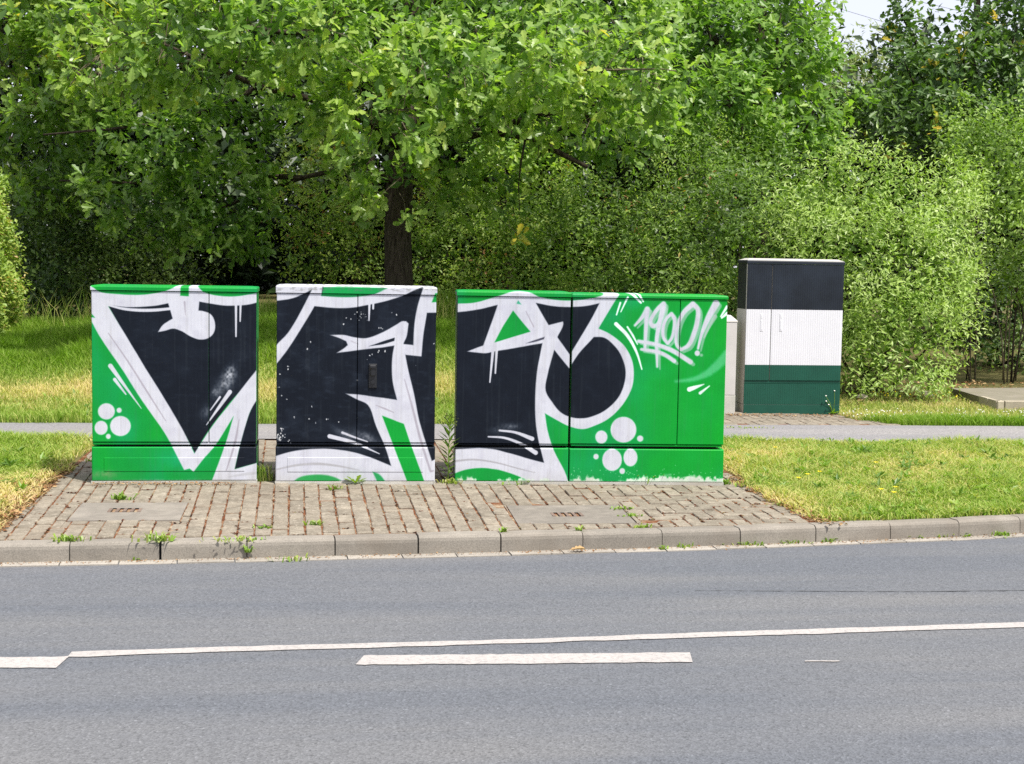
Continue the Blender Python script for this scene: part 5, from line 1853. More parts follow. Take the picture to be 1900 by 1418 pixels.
def hedge():
    c = at_depth(24, 480, 18.3)
    x1 = c[0] - .24; y0 = c[1] - .2
    g = float(ground_z(x1 - .5, y0))
    top = at_depth(20, 318, 18.3)[2]
    root = empty('hedge', (x1 - 1.2, y0 + .6, g), 'clipped sunlit hedge with browned leaf tips at the left edge', 'hedge')
    b = np.array(root.location)
    n = 9000
    f = rng.random(n)
    u, v = rng.random(n), rng.random(n)
    L_, D_, H_ = 2.4, 1.3, top - g
    P = np.zeros((n, 3)); N_ = np.zeros((n, 3))
    a = f < .5; e = (f >= .5) & (f < .78); t = f >= .78
    P[a] = np.stack([-u[a] * L_, 0 * u[a], v[a] * H_], 1); N_[a] = (0, -1, .2)
    P[e] = np.stack([0 * u[e], u[e] * D_, v[e] * H_], 1); N_[e] = (1, 0, .2)
    P[t] = np.stack([-u[t] * L_, v[t] * D_, 0 * u[t] + H_], 1); N_[t] = (0, 0, 1)
    # rounded shoulders, slight belly
    rr = .22
    dz = np.clip((P[:, 2] - (H_ - rr)) / rr, 0, 1)
    P[:, 0] = np.where(e | (P[:, 0] > -rr), P[:, 0] - rr * dz ** 2 * .6 * (P[:, 0] > -rr - .2), P[:, 0])
    P[:, 1] += rr * .5 * dz ** 2 * a
    P[:, 0] += .10 * np.sin(P[:, 2] * 2.2) * (P[:, 0] > -.6) + .05 * np.sin(P[:, 2] * 7 + P[:, 1] * 5)
    P -= N_ * (rng.random(n) ** 2 * .30)[:, None]
    P += N_ * (np.where(rng.random(n) < .06, rng.random(n) * .14, 0) + .07 * field2(P[:, 1] * 1.0 + P[:, 0], P[:, 2], 5.0, 77))[:, None]
    P += np.array([x1, y0, g])
    pos, d, uu, s, tt = spray_leaves(P, N_, 5, .058, .035, .05, .4, .08, .5, .2)
    c2 = rng.random(n) < .05
    tt = np.where(np.tile(c2, 5), 1.0, tt)
    tag(link('foliage', leaves_mesh('foliage', pos - b, d, uu, s, tt, 'oval'), root, M['hedge_leaf']), kind='stuff')
    for i in range(9):
        sx = x1 - .25 - .26 * i
        mb = MB()
        q = np.array([sx, y0 + .6 + rng.normal(0, .1), g]) - b
        mb.tube([q + (0, 0, -.05), q + (rng.normal(0, .05), 0, .8), q + (rng.normal(0, .1), 0, H_ - .25)], [.03, .022, .008], 6)
        mb.build('stem', M['bark'], root, True)


hedge()

# the wood behind, one mass: crowns and trunks too many and too dark to tell apart
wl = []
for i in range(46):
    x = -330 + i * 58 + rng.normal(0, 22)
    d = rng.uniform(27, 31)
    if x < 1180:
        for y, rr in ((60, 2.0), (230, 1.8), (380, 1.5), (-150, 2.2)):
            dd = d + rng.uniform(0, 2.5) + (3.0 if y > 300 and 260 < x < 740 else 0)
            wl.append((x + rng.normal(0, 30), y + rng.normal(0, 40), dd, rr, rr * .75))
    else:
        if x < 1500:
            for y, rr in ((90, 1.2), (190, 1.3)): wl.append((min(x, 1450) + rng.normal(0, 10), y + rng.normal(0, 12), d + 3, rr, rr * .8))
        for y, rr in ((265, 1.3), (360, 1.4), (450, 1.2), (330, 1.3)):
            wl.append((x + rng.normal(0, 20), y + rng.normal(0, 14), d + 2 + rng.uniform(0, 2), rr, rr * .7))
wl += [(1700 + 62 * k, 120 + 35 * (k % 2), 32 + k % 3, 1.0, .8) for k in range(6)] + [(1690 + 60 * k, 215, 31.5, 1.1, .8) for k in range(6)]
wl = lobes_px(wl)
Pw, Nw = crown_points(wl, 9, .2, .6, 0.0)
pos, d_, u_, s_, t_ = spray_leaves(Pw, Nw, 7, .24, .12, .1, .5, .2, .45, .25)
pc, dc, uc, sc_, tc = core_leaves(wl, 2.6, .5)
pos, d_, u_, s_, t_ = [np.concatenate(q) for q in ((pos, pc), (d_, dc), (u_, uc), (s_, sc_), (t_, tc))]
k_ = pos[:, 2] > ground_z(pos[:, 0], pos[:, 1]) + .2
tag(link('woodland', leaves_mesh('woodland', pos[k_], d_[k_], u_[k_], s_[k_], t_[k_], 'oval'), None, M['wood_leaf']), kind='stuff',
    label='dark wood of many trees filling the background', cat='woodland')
mb = MB()
for i in range(60):
    tx = rng.uniform(-200, 1950)
    tq = 1.0 if tx < 1150 else .36
    if 330 < tx < 560: tx += 260
    c = at_depth(tx, 500, rng.uniform(29, 38))
    g = float(ground_z(c[0], c[1]))
    r = rng.uniform(.06, .16)
    mb.tube([(c[0], c[1], g - .1), (c[0] + rng.normal(0, .2), c[1], g + 3 * tq), (c[0] + rng.normal(0, .5), c[1], g + 7 * tq)], [r, r * .8, r * .5], 6)
tag(mb.build('woodland_trunks', M['bark'], None, True), kind='stuff', label='dark trunks standing inside the background wood', cat='trunks')
# undergrowth closing the view between the trunks further back
ul = lobes_px([(-300 + i * 70, 545 + rng.normal(0, 12), 31 + rng.uniform(0, 3), 1.5, .9) for i in range(22)] + [(-300 + i * 75, 470 + rng.normal(0, 25), 37 + rng.uniform(0, 4), 2.0, 1.3) for i in range(32)])
Pu, Nu = crown_points(ul, 8, .2, .6, 0.0)
pos, d_, u_, s_, t_ = spray_leaves(Pu, Nu, 7, .3, .14, .1, .5, .2, .3, .2)
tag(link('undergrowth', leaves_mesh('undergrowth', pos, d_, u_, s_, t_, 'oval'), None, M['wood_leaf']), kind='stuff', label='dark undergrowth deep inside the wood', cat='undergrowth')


# ------------------------------------------------------------------ grass
def blades(name, X, Y, h, w, tint, lean=.45, z0=None, parent=None, label=None):
    n = len(X)
    Z = ground_z(X, Y) if z0 is None else z0
    th = rng.random(n) * 6.283
    ln = np.abs(rng.normal(0, lean, n)) + .08
    dx, dy = np.cos(th) * ln, np.sin(th) * ln
    sx, sy = -np.sin(th + rng.normal(0, .8, n)) * w, np.cos(th + rng.normal(0, .8, n)) * w
    b = np.stack([X, Y, Z - .012], 1)
    side = np.stack([sx, sy, 0 * sx], 1)
    tip = b + np.stack([dx * h, dy * h, h], 1)
    mid = b + np.stack([dx * h * .35, dy * h * .35, h * .62], 1)
    V = np.stack([b - side * .5, b + side * .5, mid + side * .42, mid - side * .42, tip], 1).reshape(-1, 3)
    i = np.arange(n) * 5
    F = np.stack([i, i + 1, i + 2, i + 3, i + 3, i + 2, i + 4], 1).ravel()
    sz = np.tile([4, 3], n)
    me = np_mesh(name, V, F, np.repeat(tint, 2), None, False, sz)
    o = link(name, me, parent, M['grass'])
    return tag(o, label, None, None, 'stuff')


def scatter(x0, x1, y0, y1, dens):
    n = int((x1 - x0) * (y1 - y0) * dens)
    return rng.uniform(x0, x1, n), rng.uniform(y0, y1, n)


vpr = np.vectorize(pad_right); vpl = np.vectorize(pad_left)
# right verge
X, Y = scatter(1.8, 7.2, 8.9, PATH_Y0 + .1, 5200)
edge = vpr(Y) + .02 + .09 * field2(X, Y, 6, 3)
k = (X > edge) & (Y > kerb_y(X) + KERB_W + .005) & (Y < PATH_Y0 + .03 + .05 * field2(X, Y, 7, 4))
vis = np.abs((np.stack([X, Y], 1) - 0) @ _r[:2]) < (Y * .40 + .6)
k &= vis
# the verge has worn, dry patches next to the paving
dry = .57 + .20 * field2(X, Y, 1.7, 8) + .12 * field2(X, Y, 5, 9) + .35 * np.exp(-np.clip(X - edge, 0, 9) / .12) - .16 * np.exp(-np.abs(Y - kerb_y(X) - .55) / .35) - .15 * (Y > 12.1)
th = rng.random(len(X)) > np.clip(.55 * np.exp(-np.clip(X - edge, 0, 9) / .10), 0, .8)
k &= th
X, Y, dry = X[k], Y[k], dry[k]
t = np.clip(dry + rng.normal(0, .2, len(X)), 0, 1)
h = (.045 + .035 * rng.random(len(X))) * (1 + .5 * field2(X, Y, 3, 10).clip(-.6, 1)) * np.where(t > .7, .8, 1)
blades('verge_grass', X, Y, h * .85, .0085, t, 1.15, label='sunlit mown verge grass right of the cabinets')
# left verge
X, Y = scatter(-5.2, -1.2, 8.75, PATH_Y0 + .1, 5200)
edge = vpl(Y) - .03 + .06 * field2(X, Y, 6, 23)
k = (X < edge) & (Y > kerb_y(X) + KERB_W + .005) & (Y < PATH_Y0 + .03 + .05 * field2(X, Y, 7, 24)) & (X > -1.0 - .42 * Y + .9)
g_ = np.exp(-np.clip(edge - X, 0, 9) / .20)
k &= rng.random(len(X)) > .7 * g_
dry = .40 + .17 * field2(X, Y, 1.7, 28) + .10 * field2(X, Y, 5, 29) + .42 * g_ + .30 * smooth(11.3, 10.3, Y)
X, Y, dry = X[k], Y[k], dry[k]
t = np.clip(dry + rng.normal(0, .16, len(X)), 0, 1)
h = (.055 + .04 * rng.random(len(X))) * (1 + .5 * field2(X, Y, 3, 30).clip(-.6, 1)) * np.where(t > .65, .75, 1)
blades('verge_grass', X, Y, h * .85, .0085, t, 1.15, label='sunlit verge grass with a browned rim, left of the cabinets')
q0 = on_ground(1262, 796)
# meadow bank beyond the path, left and centre
X, Y = scatter(-9.0, 4.6, PATH_Y1 - .02, 20.6, 3600)
inv = (np.stack([X, Y], 1) @ _r[:2]) / (np.stack([X, Y], 1) @ _f[:2]) * FPX + CX     # keep what the road side can see between the cabinets
k = (inv > -60) & ((inv < 200) | ((inv > 430) & (inv < 560)) | ((inv > 770) & (inv < 885)) | (rng.random(len(X)) < .42)) & (Y > PATH_Y1 + .05 * field2(X, Y, 7, 44)) & (X < q0[0] - .1 + 2.5 * (Y > 17.5))
X, Y = X[k], Y[k]
band = np.exp(-((Y - 15.5 - .4 * field2(X, Y, 1.1, 41)) / .75) ** 2)
lush = smooth(16.0, 17.0, Y)
dry = .40 + .40 * band - .30 * lush + .15 * field2(X, Y, 2, 42) + .08 * field2(X, Y, 6, 43)
t = np.clip(dry + rng.normal(0, .15, len(X)), 0, 1)
h = (.06 + .05 * rng.random(len(X))) * (1 + lush * 1.2) * (1 + .4 * field2(X, Y, 2.5, 45).clip(-.7, 1))
blades('meadow_grass', X, Y, h, .0085 + .004 * lush, t, .5, label='lush grass bank with a dry band, beyond the path')
# tall unmown grass along the foot of the wood
X, Y = scatter(-9.5, 5.0, 19.3, 21.2, 330)
k = (X > -2.2) | (rng.random(len(X)) < .25)
X, Y = X[k], Y[k]
t = np.clip(.45 + .2 * field2(X, Y, 2, 52) + rng.normal(0, .2, len(X)), 0, 1)
h = (.22 + .25 * rng.random(len(X))) * (1 + .5 * field2(X, Y, 1.3, 51))
blades('tall_grass', X, Y, h, .011, t, .28, label='tall unmown grass along the foot of the wood')
# right hand patch between the path and the bushes
X, Y = scatter(3.6, 9.0, PATH_Y1, 17.8, 3600)
kx = on_ground(1690, 797)[0]
edge = kx - .02 - .55 * (Y - PATH_Y1) / 1.6 + .1 * field2(X, Y, 6, 61)
k = (X > edge) & (Y > PATH_Y1 + .04 * field2(X, Y, 7, 62)) & (Y < 17.0 + .3 * field2(X, Y, 2, 66))
X, Y = X[k], Y[k]
clov = smooth(14.55, 14.25, Y + .08 * field2(X, Y, 3, 64))
dry = .62 + .14 * field2(X, Y, 2.3, 63) - .5 * clov
k = rng.random(len(X)) > np.where(clov > .5, 0, .45 + .3 * (Y > 16))
X, Y, dry, clov = X[k], Y[k], dry[k], clov[k]
t = np.clip(dry + rng.normal(0, .17, len(X)), 0, 1)
h = (.03 + .03 * rng.random(len(X))) * (1 + 1.1 * clov)
blades('patch_grass', X, Y, h, .007, t, .8, label='dry short grass patch with a green clover rim by the raised slab')


# broad leaved weeds and taller tufts that break up the mown verges
def verge_clumps(name, x0, x1, y0, y1, n, inside, label):
    X, Y = rng.uniform(x0, x1, n), rng.uniform(y0, y1, n)
    k = inside(X, Y)
    X, Y = X[k], Y[k]
    m = 9
    Xr, Yr = np.repeat(X, m), np.repeat(Y, m)
    N = len(Xr)
    a = rng.random(N) * 6.283
    el = np.abs(rng.normal(.45, .3, N))
    d = np.stack([np.cos(a) * np.cos(el), np.sin(a) * np.cos(el), np.sin(el)], 1)
    P = np.stack([Xr + rng.normal(0, .018, N), Yr + rng.normal(0, .018, N), ground_z(Xr, Yr) + .012 + .02 * rng.random(N)], 1)
    u = np.tile(np.array([[0, 0, 1.0]]), (N, 1)) + rng.normal(0, .2, (N, 3))
    sz = np.repeat(rng.uniform(.035, .085, len(X)), m) * rng.uniform(.7, 1.2, N)
    t = np.clip(np.repeat(rng.normal(.25, .2, len(X)), m) + rng.normal(0, .06, N), 0, 1)
    tag(link(name, leaves_mesh(name, P, d, u, sz, t, 'lance'), None, M['weed']), label, None, None, 'stuff')


verge_clumps('verge_weeds', 2.0, 7.2, 9.0, PATH_Y0, 420, lambda x, y: (x > vpr(y) + .1) & (y > kerb_y(x) + KERB_W + .04), 'broad leaved weeds scattered in the right verge')
verge_clumps('verge_weeds', -5.0, -1.4, 8.8, PATH_Y0, 200, lambda x, y: (x < vpl(y) - .15) & (y > kerb_y(x) + KERB_W + .04), 'broad leaved weeds scattered in the left verge')
verge_clumps('bank_weeds', -7.5, 1.5, PATH_Y1 + .1, 18.5, 500, lambda x, y: x < 99, 'broad leaved weeds scattered over the grass bank')


# clover heads: tiny pale dots along the rim of that patch
def dots_mesh(name, P, r, mat, label, cat):
    T = np.array([(1, 0, 0), (-.5, .87, 0), (-.5, -.87, 0), (0, 0, .9), (0, 0, -.5)])
    F = np.array([[0, 1, 3], [1, 2, 3], [2, 0, 3], [1, 0, 4], [2, 1, 4], [0, 2, 4]])
    V = (P[:, None] + T[None] * r[:, None, None]).reshape(-1, 3)
    return tag(link(name, np_mesh(name, V, (np.arange(len(P))[:, None, None] * 5 + F[None]).reshape(-1, 3)), None, mat), label, cat, None, 'stuff')


X, Y = scatter(kx - .3, 8.5, 14.25, 14.95, 90)
dots_mesh('clover_heads', np.stack([X, Y, ground_z(X, Y) + rng.uniform(.03, .07, len(X))], 1), rng.uniform(.006, .011, len(X)), M['white_petal'], 'pale clover heads along the rim of the grass patch', 'clover')


# dead leaves and crumbs: under the bushes, along the pad edges, at the cabinet feet
def litter(name, X, Y, size, label, zadd=.004):
    n = len(X)
    P = np.stack([X, Y, ground_z(X, Y) + zadd + rng.random(n) * .012], 1)
    a = rng.random(n) * 6.283
    d = np.stack([np.cos(a), np.sin(a), rng.normal(0, .25, n)], 1)
    u = np.stack([rng.normal(0, .4, n), rng.normal(0, .4, n), np.ones(n)], 1)
    me = leaves_mesh(name, P, d, u, size * (.5 + rng.random(n)), rng.random(n), 'oval')
    tag(link(name, me, None, M['litter']), label, 'leaf litter', None, 'stuff')


c0 = on_ground(1560, 755)
X, Y = scatter(c0[0] - .1, 9.5, c0[1] - .2, 18.6, 110)
k = Y > 16.2 - .9 * smooth(7.0, 5.2, X) + .3 * field2(X, Y, 2, 71)
litter('leaf_litter', X[k], Y[k], .055, 'brown leaf litter under the bushes on the right')
Yl = rng.uniform(8.95, 11.4, 1500); Xl = vpl(Yl) - np.abs(rng.normal(0, .16, 1500)) + .02
litter('leaf_litter', Xl, Yl, .03, 'dry brown leaf crumbs along the left edge of the paving')
Yl = rng.uniform(9.15, 11.0, 700); Xl = vpr(Yl) + np.abs(rng.normal(0, .10, 700)) - .03
litter('leaf_litter', Xl, Yl, .026, 'dry orange leaf crumbs along the right edge of the paving')
q0 = on_ground(175, 899); q1 = on_ground(440, 900)
Xl = rng.uniform(q0[0], q1[0], 420); Yl = q0[1] - np.abs(rng.normal(0, .035, 420))
litter('leaf_litter', Xl, Yl, .016, 'reddish crumbs swept against the foot of the V cabinet', .008)
q0 = on_ground(1345, 770); q1 = on_ground(1560, 771)
Xl = rng.uniform(q0[0], q1[0] + .3, 500); Yl = q0[1] - np.abs(rng.normal(0, .12, 500))
litter('leaf_litter', Xl, Yl, .02, 'straw and crumbs before the striped cabinet', .014)

def gutter_grit():
    n = 1100
    X = rng.uniform(-3.2, 5.2, n)
    Y = kerb_y(X) - .004 - np.abs(rng.normal(0, .03, n))
    P = np.stack([X, Y, np.maximum(road_z(X, Y), .006) + .004], 1)
    a = rng.random(n) * 6.283
    d = np.stack([np.cos(a), np.sin(a), rng.normal(0, .2, n)], 1)
    u = np.stack([rng.normal(0, .4, n), rng.normal(0, .4, n), np.ones(n)], 1)
    tag(link('gutter_grit', leaves_mesh('gutter_grit', P, d, u, rng.uniform(.006, .02, n), rng.random(n) * .8, 'oval'), None, M['litter']), 'brown grit and crumbs lying along the gutter', 'grit', None, 'stuff')


gutter_grit()

# ------------------------------------------------------------------ weeds one can point at
def tuft(px, py, label, n=26, h=.09, spread=.05, tint=.4, flat=1.25, road_=False, group=None, w=.011, mat='weed'):
    p = on_road(px, py) if road_ else on_ground(px, py)
    if not road_ and p[1] < kerb_y(p[0]):          # rooted in a joint of the kerb face
        b = np.array([p[0], float(kerb_y(p[0])) - .004, 0.0])
        for _ in range(4):
            u_k, z_k = on_vplane(px, py, b, 0.0)
            b = np.array([b[0] + u_k, float(kerb_y(b[0] + u_k)) - .004, 0.0])
        p = b + np.array([0, 0, z_k])
    root = empty('grass_tuft', p, label, 'weed', group)
    r = np.random.default_rng(int(px * 3 + py))
    V, F, t = [], [], []
    for i in range(n):
        a = r.random() * 6.283
        o = np.array([r.normal(0, spread), r.normal(0, spread * .4), 0])
        ln = flat * (.25 + 1.1 * r.random())
        hh = h * (.4 + .6 * r.random())
        d = np.array([math.cos(a), math.sin(a), 0])
        s = np.array([-math.sin(a), math.cos(a), 0]) * w * (.6 + .8 * r.random())
        b = len(V)
        V += [o - s * .5 + (0, 0, -.004), o + s * .5 + (0, 0, -.004), o + d * hh * ln * .5 + s * .5 + (0, 0, hh * .65), o + d * hh * ln * .5 - s * .5 + (0, 0, hh * .65), o + d * hh * ln + (0, 0, hh * (.9 if ln < .7 else .6))]
        F += [[b, b + 1, b + 2, b + 3], [b + 3, b + 2, b + 4]]
        tt = float(np.clip(tint + r.normal(0, .15), 0, 1)); t += [tt, tt]
    me = np_mesh('blades', np.array(V), [i for f in F for i in f], t, None, False, [len(f) for f in F])
    link('blades', me, root, M[mat])
    return root


KG = None
tuft(126, 1003, 'grass tuft on the kerb top, leftmost of the weeds there', 46, .05, .055, .4)
tuft(298, 1003, 'grass tuft with dry stalks over the widest dark kerb joint', 46, .075, .05, .5)
tuft(436, 1001, 'yellowish low grass strip on the kerb top', 46, .026, .085, .62)
tuft(461, 1024, 'green sprig growing out of a kerb joint', 14, .06, .012, .45)
tuft(934, 987, 'small yellow green sprig at the kerb top before the narrow arrow cabinet', 16, .05, .012, .55)
tuft(1076, 984, 'tiny sprig on the kerb top below the right concrete cover', 12, .04, .012, .6)
tuft(223, 927, 'bright green tuft behind the slotted cover on the left', 32, .065, .03, .35)
tuft(490, 979, 'low green weed in the paving before the lightning cabinet', 22, .025, .04, .3)
tuft(583, 974, 'pale green weed sprig in the paving, right of the low green one', 24, .045, .03, .5)
tuft(626, 908, 'thin pale weed just before the lightning cabinet', 18, .05, .025, .55)
tuft(1154, 945, 'grass running along the right side of the concrete cover, upper clump', 30, .03, .04, .5)
tuft(1170, 958, 'grass running along the right side of the concrete cover, lower clump', 34, .03, .04, .5)
tuft(1190, 978, 'yellowish sprig at the right front corner of the concrete cover', 18, .03, .03, .6)
tuft(1393, 903, 'low weed on the paving right of the green cabinet', 30, .04, .045, .45)
tuft(1345, 898, 'small weed at the right foot of the green cabinet', 20, .06, .02, .45)
tuft(1443, 937, 'faint weed among the pavers at the right edge', 20, .03, .05, .5)
tuft(170, 857, 'weed sprig in the paving left of the V cabinet', 16, .05, .02, .45)
tuft(492, 893, 'bushy grass tuft in the gap between V and lightning cabinets', 70, .17, .035, .62, .4, w=.005)
tuft(478, 893, 'dark weed low in the gap beside the V cabinet', 18, .16, .012, .2, .3, w=.012)
tuft(960, 897, 'low green weeds at the foot of the narrow arrow cabinet, left clump', 40, .05, .07, .35)
tuft(1008, 897, 'spiky green weed at the foot of the narrow arrow cabinet, right clump', 30, .09, .03, .4, .5)
tuft(1205, 897, 'spreading green weed at the foot of the 1900 cabinet', 44, .11, .045, .35, 1.0)
tuft(838, 897, 'dry reddish weeds in the gap beside the arrow cabinet', 40, .06, .04, .75)
tuft(1390, 795, 'yellow green weed clump at the edge of the far paving', 60, .026, .11, .6)
for i, (x, y, n, sp, lab) in enumerate(((540, 1041, 26, .06, 'thin weed line in the gutter below the lightning cabinet'), (1228, 1021, 14, .02, 'tiny weed in the gutter at the kerb joint below the 1900 cabinet'),
                                        (1270, 1018, 20, .03, 'small gutter weed right of a kerb joint'), (1345, 1013, 24, .03, 'gutter weed left of the dark kerb joint'),
                                        (1388, 1014, 40, .05, 'bushy gutter weed below the right corner of the paving'), (1468, 1010, 46, .07, 'long flat gutter weed under the green verge'),
                                        (1535, 1007, 40, .06, 'leafy gutter weed left of the straw verge'), (1605, 1001, 26, .06, 'flat gutter weed under the fourth kerb stone from the right edge'),
                                        (1702, 1001, 16, .02, 'small pale gutter weed'), (1738, 999, 34, .04, 'green gutter weed left of the last kerb joint'),
                                        (1785, 997, 50, .06, 'biggest gutter weed, across the last kerb joint'), (1858, 996, 34, .05, 'leafy gutter weed nearest the right edge'), (250, 1042, 8, .012, 'single small weed at the foot of the second kerb stone'))):
    tuft(x, y, lab, n, .05, sp, .42, .9, True)


def leafy_weed():
    """tall unbranched weed between two cabinets"""
    p = on_ground(831, 896)
    root = empty('tall_weed', p, 'tall single stemmed weed with narrow leaves in the gap beside the arrow cabinet', 'weed')
    H_ = on_vplane(832, 762, p, 0)[1]
    mb = MB()
    mb.tube([(0, 0, -.01), (.004, 0, H_ * .5), (.012, 0, H_)], [.004, .0035, .0015], 6)
    mb.build('stem', M['weed'], root)
    T, F = leaf_template('lance')
    me = np_mesh('leaf', T, [i for f in F for i in f], [.12] * 2, None, False, [len(f) for f in F])
    me.materials.append(M['weed'])
    me2 = me.copy(); me2.attributes['tint'].data.foreach_set('value', np.array([.45, .45], np.float32))
    for i in range(44):
        f = .08 + .9 * i / 44
        a = 2.4 * i + rng.normal(0, .2)
        el = math.radians(28 + 30 * f)
        d = np.array([[math.cos(a) * math.cos(el), math.sin(a) * math.cos(el), math.sin(el)]])
        s, dd, n = basis(d, np.array([[0, 0, 1.0]]))
        L = (.075 + .04 * math.sin(f * 3.1)) * (1.0 if f < .85 else .6)
        o = link('leaf', me if f < .7 else me2, root)
        wv = L * .62
        o.matrix_local = Matrix(((s[0][0] * wv, dd[0][0] * L, n[0][0] * L, .008 * f), (s[0][1] * wv, dd[0][1] * L, n[0][1] * L, 0), (s[0][2] * wv, dd[0][2] * L, n[0][2] * L, H_ * f), (0, 0, 0, 1)))
    mb = MB()
    for i in range(14):
        q = np.array([.012 + rng.normal(0, .035), rng.normal(0, .02), H_ * .86 + rng.normal(0, .03)])
        mb.tube([(0.01, 0, H_ * .74), q], [.0012, .001], 3, cap=False)
        mb.tube([q, q + (0, 0, .012)], [.003, .009], 5)
    mb.build('seed_head', M['pale_leaf'], root)


leafy_weed()


def rosette(px, py, label, n, L, el0):
    p = on_ground(px, py)
    root = empty('rosette_weed', p, label, 'weed')
    T = np.array([(0, 0, 0), (.05, .2, 0), (.13, .45, .03), (.09, .55, .02), (.17, .72, .02), (0, 1, -.06), (-.17, .72, .02), (-.09, .55, .02), (-.13, .45, .03), (-.05, .2, 0), (0, .5, -.02)])
    F = [[0, 1, 2, 3, 4, 5, 10], [0, 10, 5, 6, 7, 8, 9]]
    me = np_mesh('leaf', T, [i for f in F for i in f], [.55] * 2, None, False, [len(f) for f in F])
    me.materials.append(M['weed'])
    for i in range(n):
        a = 2.4 * i
        el = math.radians(el0 + 45 * (i / n) + rng.normal(0, 6))
        d = np.array([[math.cos(a) * math.cos(el), math.sin(a) * math.cos(el), math.sin(el)]])
        s, dd, nn = basis(d, np.array([[0, 0, 1.0]]))
        q = L * rng.uniform(.75, 1.1)
        o = link('leaf', me, root)
        o.matrix_local = Matrix(((s[0][0] * q, dd[0][0] * q, nn[0][0] * q, 0), (s[0][1] * q, dd[0][1] * q, nn[0][1] * q, 0), (s[0][2] * q, dd[0][2] * q, nn[0][2] * q, .003), (0, 0, 0, 1)))


rosette(660, 898, 'bright green toothed rosette weed at the foot of the lightning cabinet', 15, .105, 12)


def daisy_weed():
    p = on_ground(1545, 770)
    root = empty('flowering_weed', p, 'white flowered weed at the right foot of the striped cabinet', 'weed')
    mb = MB()
    tips = []
    for i in range(6):
        q = np.array([rng.normal(0, .04), rng.normal(0, .03), rng.uniform(.08, .24)])
        if i == 0: q = np.array([.01, 0, .25])
        mb.tube([(0, 0, -.01), q * .5 + (0.01, 0, .02), q], [.003, .0025, .0018], 4)
        tips.append(q)
    mb.build('stem', M['weed'], root)
    for q in tips:
        mb = MB(); mb.tube([q, q + (0, -.002, .004), q + (0, -.003, .007)], [.003, .009, .006], 7); mb.build('flower', M['white_petal'], root)
    T, F = leaf_template('lance')
    me = np_mesh('leaf', T, [i for f in F for i in f], [.5] * 2, None, False, [len(f) for f in F]); me.materials.append(M['weed'])
    for i in range(16):
        a = 2.4 * i; el = math.radians(rng.uniform(15, 60)); L = rng.uniform(.06, .11)
        d = np.array([[math.cos(a) * math.cos(el), math.sin(a) * math.cos(el), math.sin(el)]])
        s, dd, nn = basis(d, np.array([[0, 0, 1.0]]))
        o = link('leaf', me, root)
        o.matrix_local = Matrix(((s[0][0] * L, dd[0][0] * L, nn[0][0] * L, 0), (s[0][1] * L, dd[0][1] * L, nn[0][1] * L, 0), (s[0][2] * L, dd[0][2] * L, nn[0][2] * L, .01), (0, 0, 0, 1)))


daisy_weed()


# yellow flowers in the right verge
def yellow_flower(px, py, label, group, r=.017, h=.085):
    p = on_ground(px, py + 12)
    root = empty('yellow_flower', p, label, 'flower', group)
    mb = MB(); mb.tube([(0, 0, -.01), (.004, 0, h)], [.002, .0015], 4); mb.build('stem', M['weed'], root)
    mb = MB()
    for i in range(7):
        a = i * 6.283 / 7
        c, s = math.cos(a), math.sin(a)
        mb.add([(0.004, 0, h), (.004 + r * (c - .35 * s), r * (s + .35 * c), h + .007), (.004 + r * 1.25 * c, r * 1.25 * s, h + .009), (.004 + r * (c + .35 * s), r * (s - .35 * c), h + .007)], [[0, 1, 2, 3]])
    mb.build('petals', M['yellow'], root)


FG = 'yellow flowers in the right verge'
for (x, y, lab) in ((1633, 919, 'large yellow flower in the verge, left of a close pair'), (1657, 925, 'large yellow flower in the verge, right of a close pair'), (1660, 915, 'yellow flower just above the close pair'),
                    (1437, 838, 'yellow flower high in the verge just right of the green cabinet'), (1624, 867, 'lone yellow flower in the middle of the right verge'), (1497, 890, 'small yellow flower left in the verge nearest the paving'),
                    (1519, 885, 'small yellow flower in the verge between two others near the paving'), (1480, 897, 'lowest of the small yellow flowers beside the paving')):
    yellow_flower(x, y, lab, FG)
X, Y = scatter(6.4, 7.4, 16.2, 16.9, 45)
dots_mesh('yellow_ground_flowers', np.stack([X, Y, ground_z(X, Y) + .05], 1), rng.uniform(.008, .016, len(X)), M['yellow'], 'tiny yellow flowers at the foot of the willow bush', 'flowers')

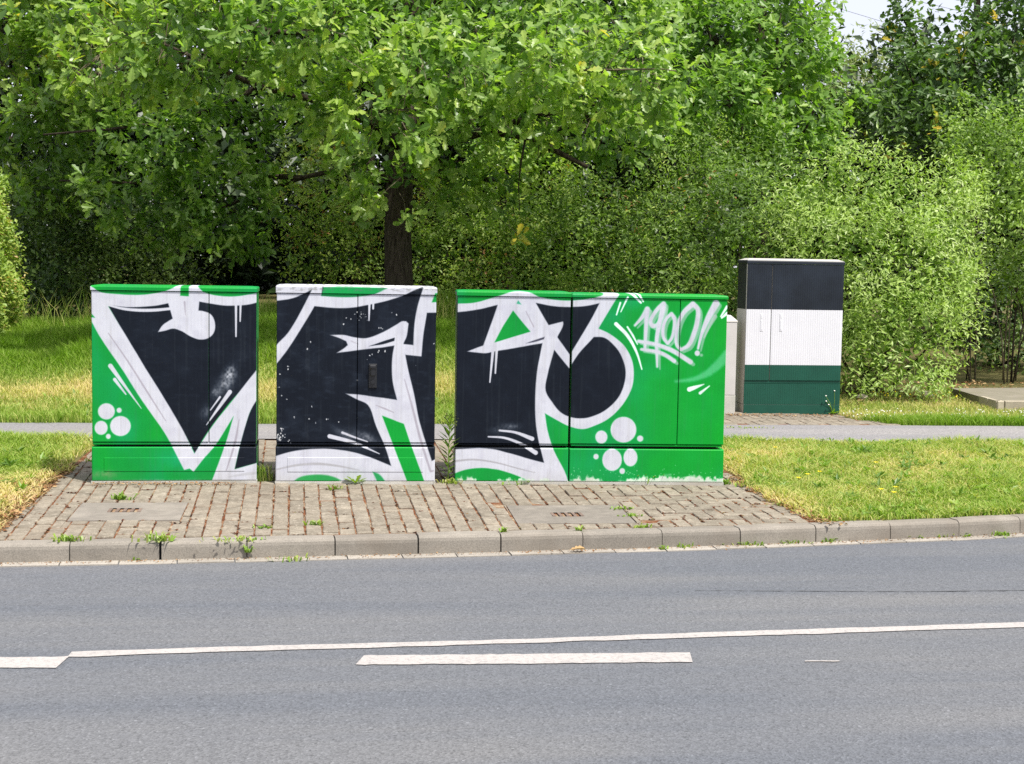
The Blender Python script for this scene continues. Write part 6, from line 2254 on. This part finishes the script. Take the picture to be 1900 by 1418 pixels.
# ------------------------------------------------------------------ raised slab at the right edge
def platform():
    a = on_ground(1873, 761)
    zt = on_vplane(1873, 743.5, a, 0)[1]
    root = empty('stone_platform', a, 'low raised concrete slab with edging stones at the right edge', 'slab')
    zt_abs = a[2] + zt
    c = [on_z(1817, 735, zt_abs) - a, on_z(1764, 719.5, zt_abs) - a, on_z(1905, 721, zt_abs) - a]
    xr_ = c[2][0] + 3.0
    top = [(-.12, .02), (c[0][0], c[0][1]), (c[1][0], c[1][1]), (c[2][0], c[1][1] + .1), (xr_, c[1][1] + .1), (xr_, .02)]
    mb = MB()
    n = len(top)
    V = [(x, y, -.25) for x, y in top] + [(x, y, zt - .004) for x, y in top]
    mb.add(V, [[i, (i + 1) % n, n + (i + 1) % n, n + i] for i in range(n)] + [[n + i for i in range(n)]])
    mb.build('slab', M['slab'], root)
    # front edging stones, then two along the receding left edge
    x = -.165
    for w in (.085, .62, .62, .62, .62):
        mb = MB(); mb.box(x + .004, x + w - .004, -.045, .018, -.1, zt, bev=.008, t=float(rng.random())); mb.build('edging_stone', M['rock'], root)
        x += w
    p0, p1 = np.array([-.17, -.03]), np.array(c[0][:2])
    d = (p1 - p0) / np.linalg.norm(p1 - p0)
    L = np.linalg.norm(p1 - p0)
    nn = np.array([-d[1], d[0]])
    for k in range(2):
        q0, q1 = p0 + d * (L * k / 2 + .004), p0 + d * (L * (k + 1) / 2 - .004)
        P = [q0, q1, q1 - nn * .05, q0 - nn * .05]
        mb = MB(); mb.add(*prism([np.array(p) for p in P], zt, .008, float(rng.random()), skirt=.3)); mb.build('edging_stone', M['rock'], root)


platform()


def rock(px, py, r, label, seed):
    p = on_ground(px, py)
    rr = np.random.default_rng(seed)
    me = bpy.data.meshes.new('rock')
    import bmesh
    bm = bmesh.new()
    bmesh.ops.create_icosphere(bm, subdivisions=2, radius=r)
    for v in bm.verts:
        k = 1 + rr.normal(0, .11)
        v.co = Vector((v.co.x * 1.2 * k, v.co.y * k, v.co.z * .8 * k + r * .35))
    bm.to_mesh(me); bm.free()
    o = link('rock', me, None, M['rock'])
    o.location = p
    tag(o, label, 'rock')


rock(1600, 741, .055, 'pale knobbly rock under the willow bush', 3)
rock(1720, 738, .07, 'sandy rock in the grass right of the willow bush', 5)

# a dry leaf lying on the gutter
pl_ = on_road(1066, 1028)
T, F = leaf_template('oak')
lf = np_mesh('dry_leaf', T * np.array([.09, .10, .22]), [i for f in F for i in f], [.8, .9], None, False, [len(f) for f in F])
o = link('dry_leaf', lf, None, M['litter'])
o.location = (pl_[0] - .03, pl_[1] + .01, pl_[2] + .022)
o.rotation_euler = (.25, .15, -1.45)
tag(o, 'curled brown leaf lying on the gutter against the kerb', 'leaf')

# two cables across the sky gaps
for (a, b, lab) in (((1560, 17), (1660, 47), 'thin dark cable across the left sky gap'), ((1640, -12), (1800, 25), 'thin dark cable across the right sky gap')):
    A, B = at_depth(*a, 62), at_depth(*b, 62)
    dd = B - A
    pts = [A - dd * 14, A, B, B + dd * 14]
    mb = MB(); mb.tube(pts, [.008] * 4, 6)
    o = mb.build('overhead_cable', M['wire'])
    tag(o, lab, 'cable', 'overhead cables')
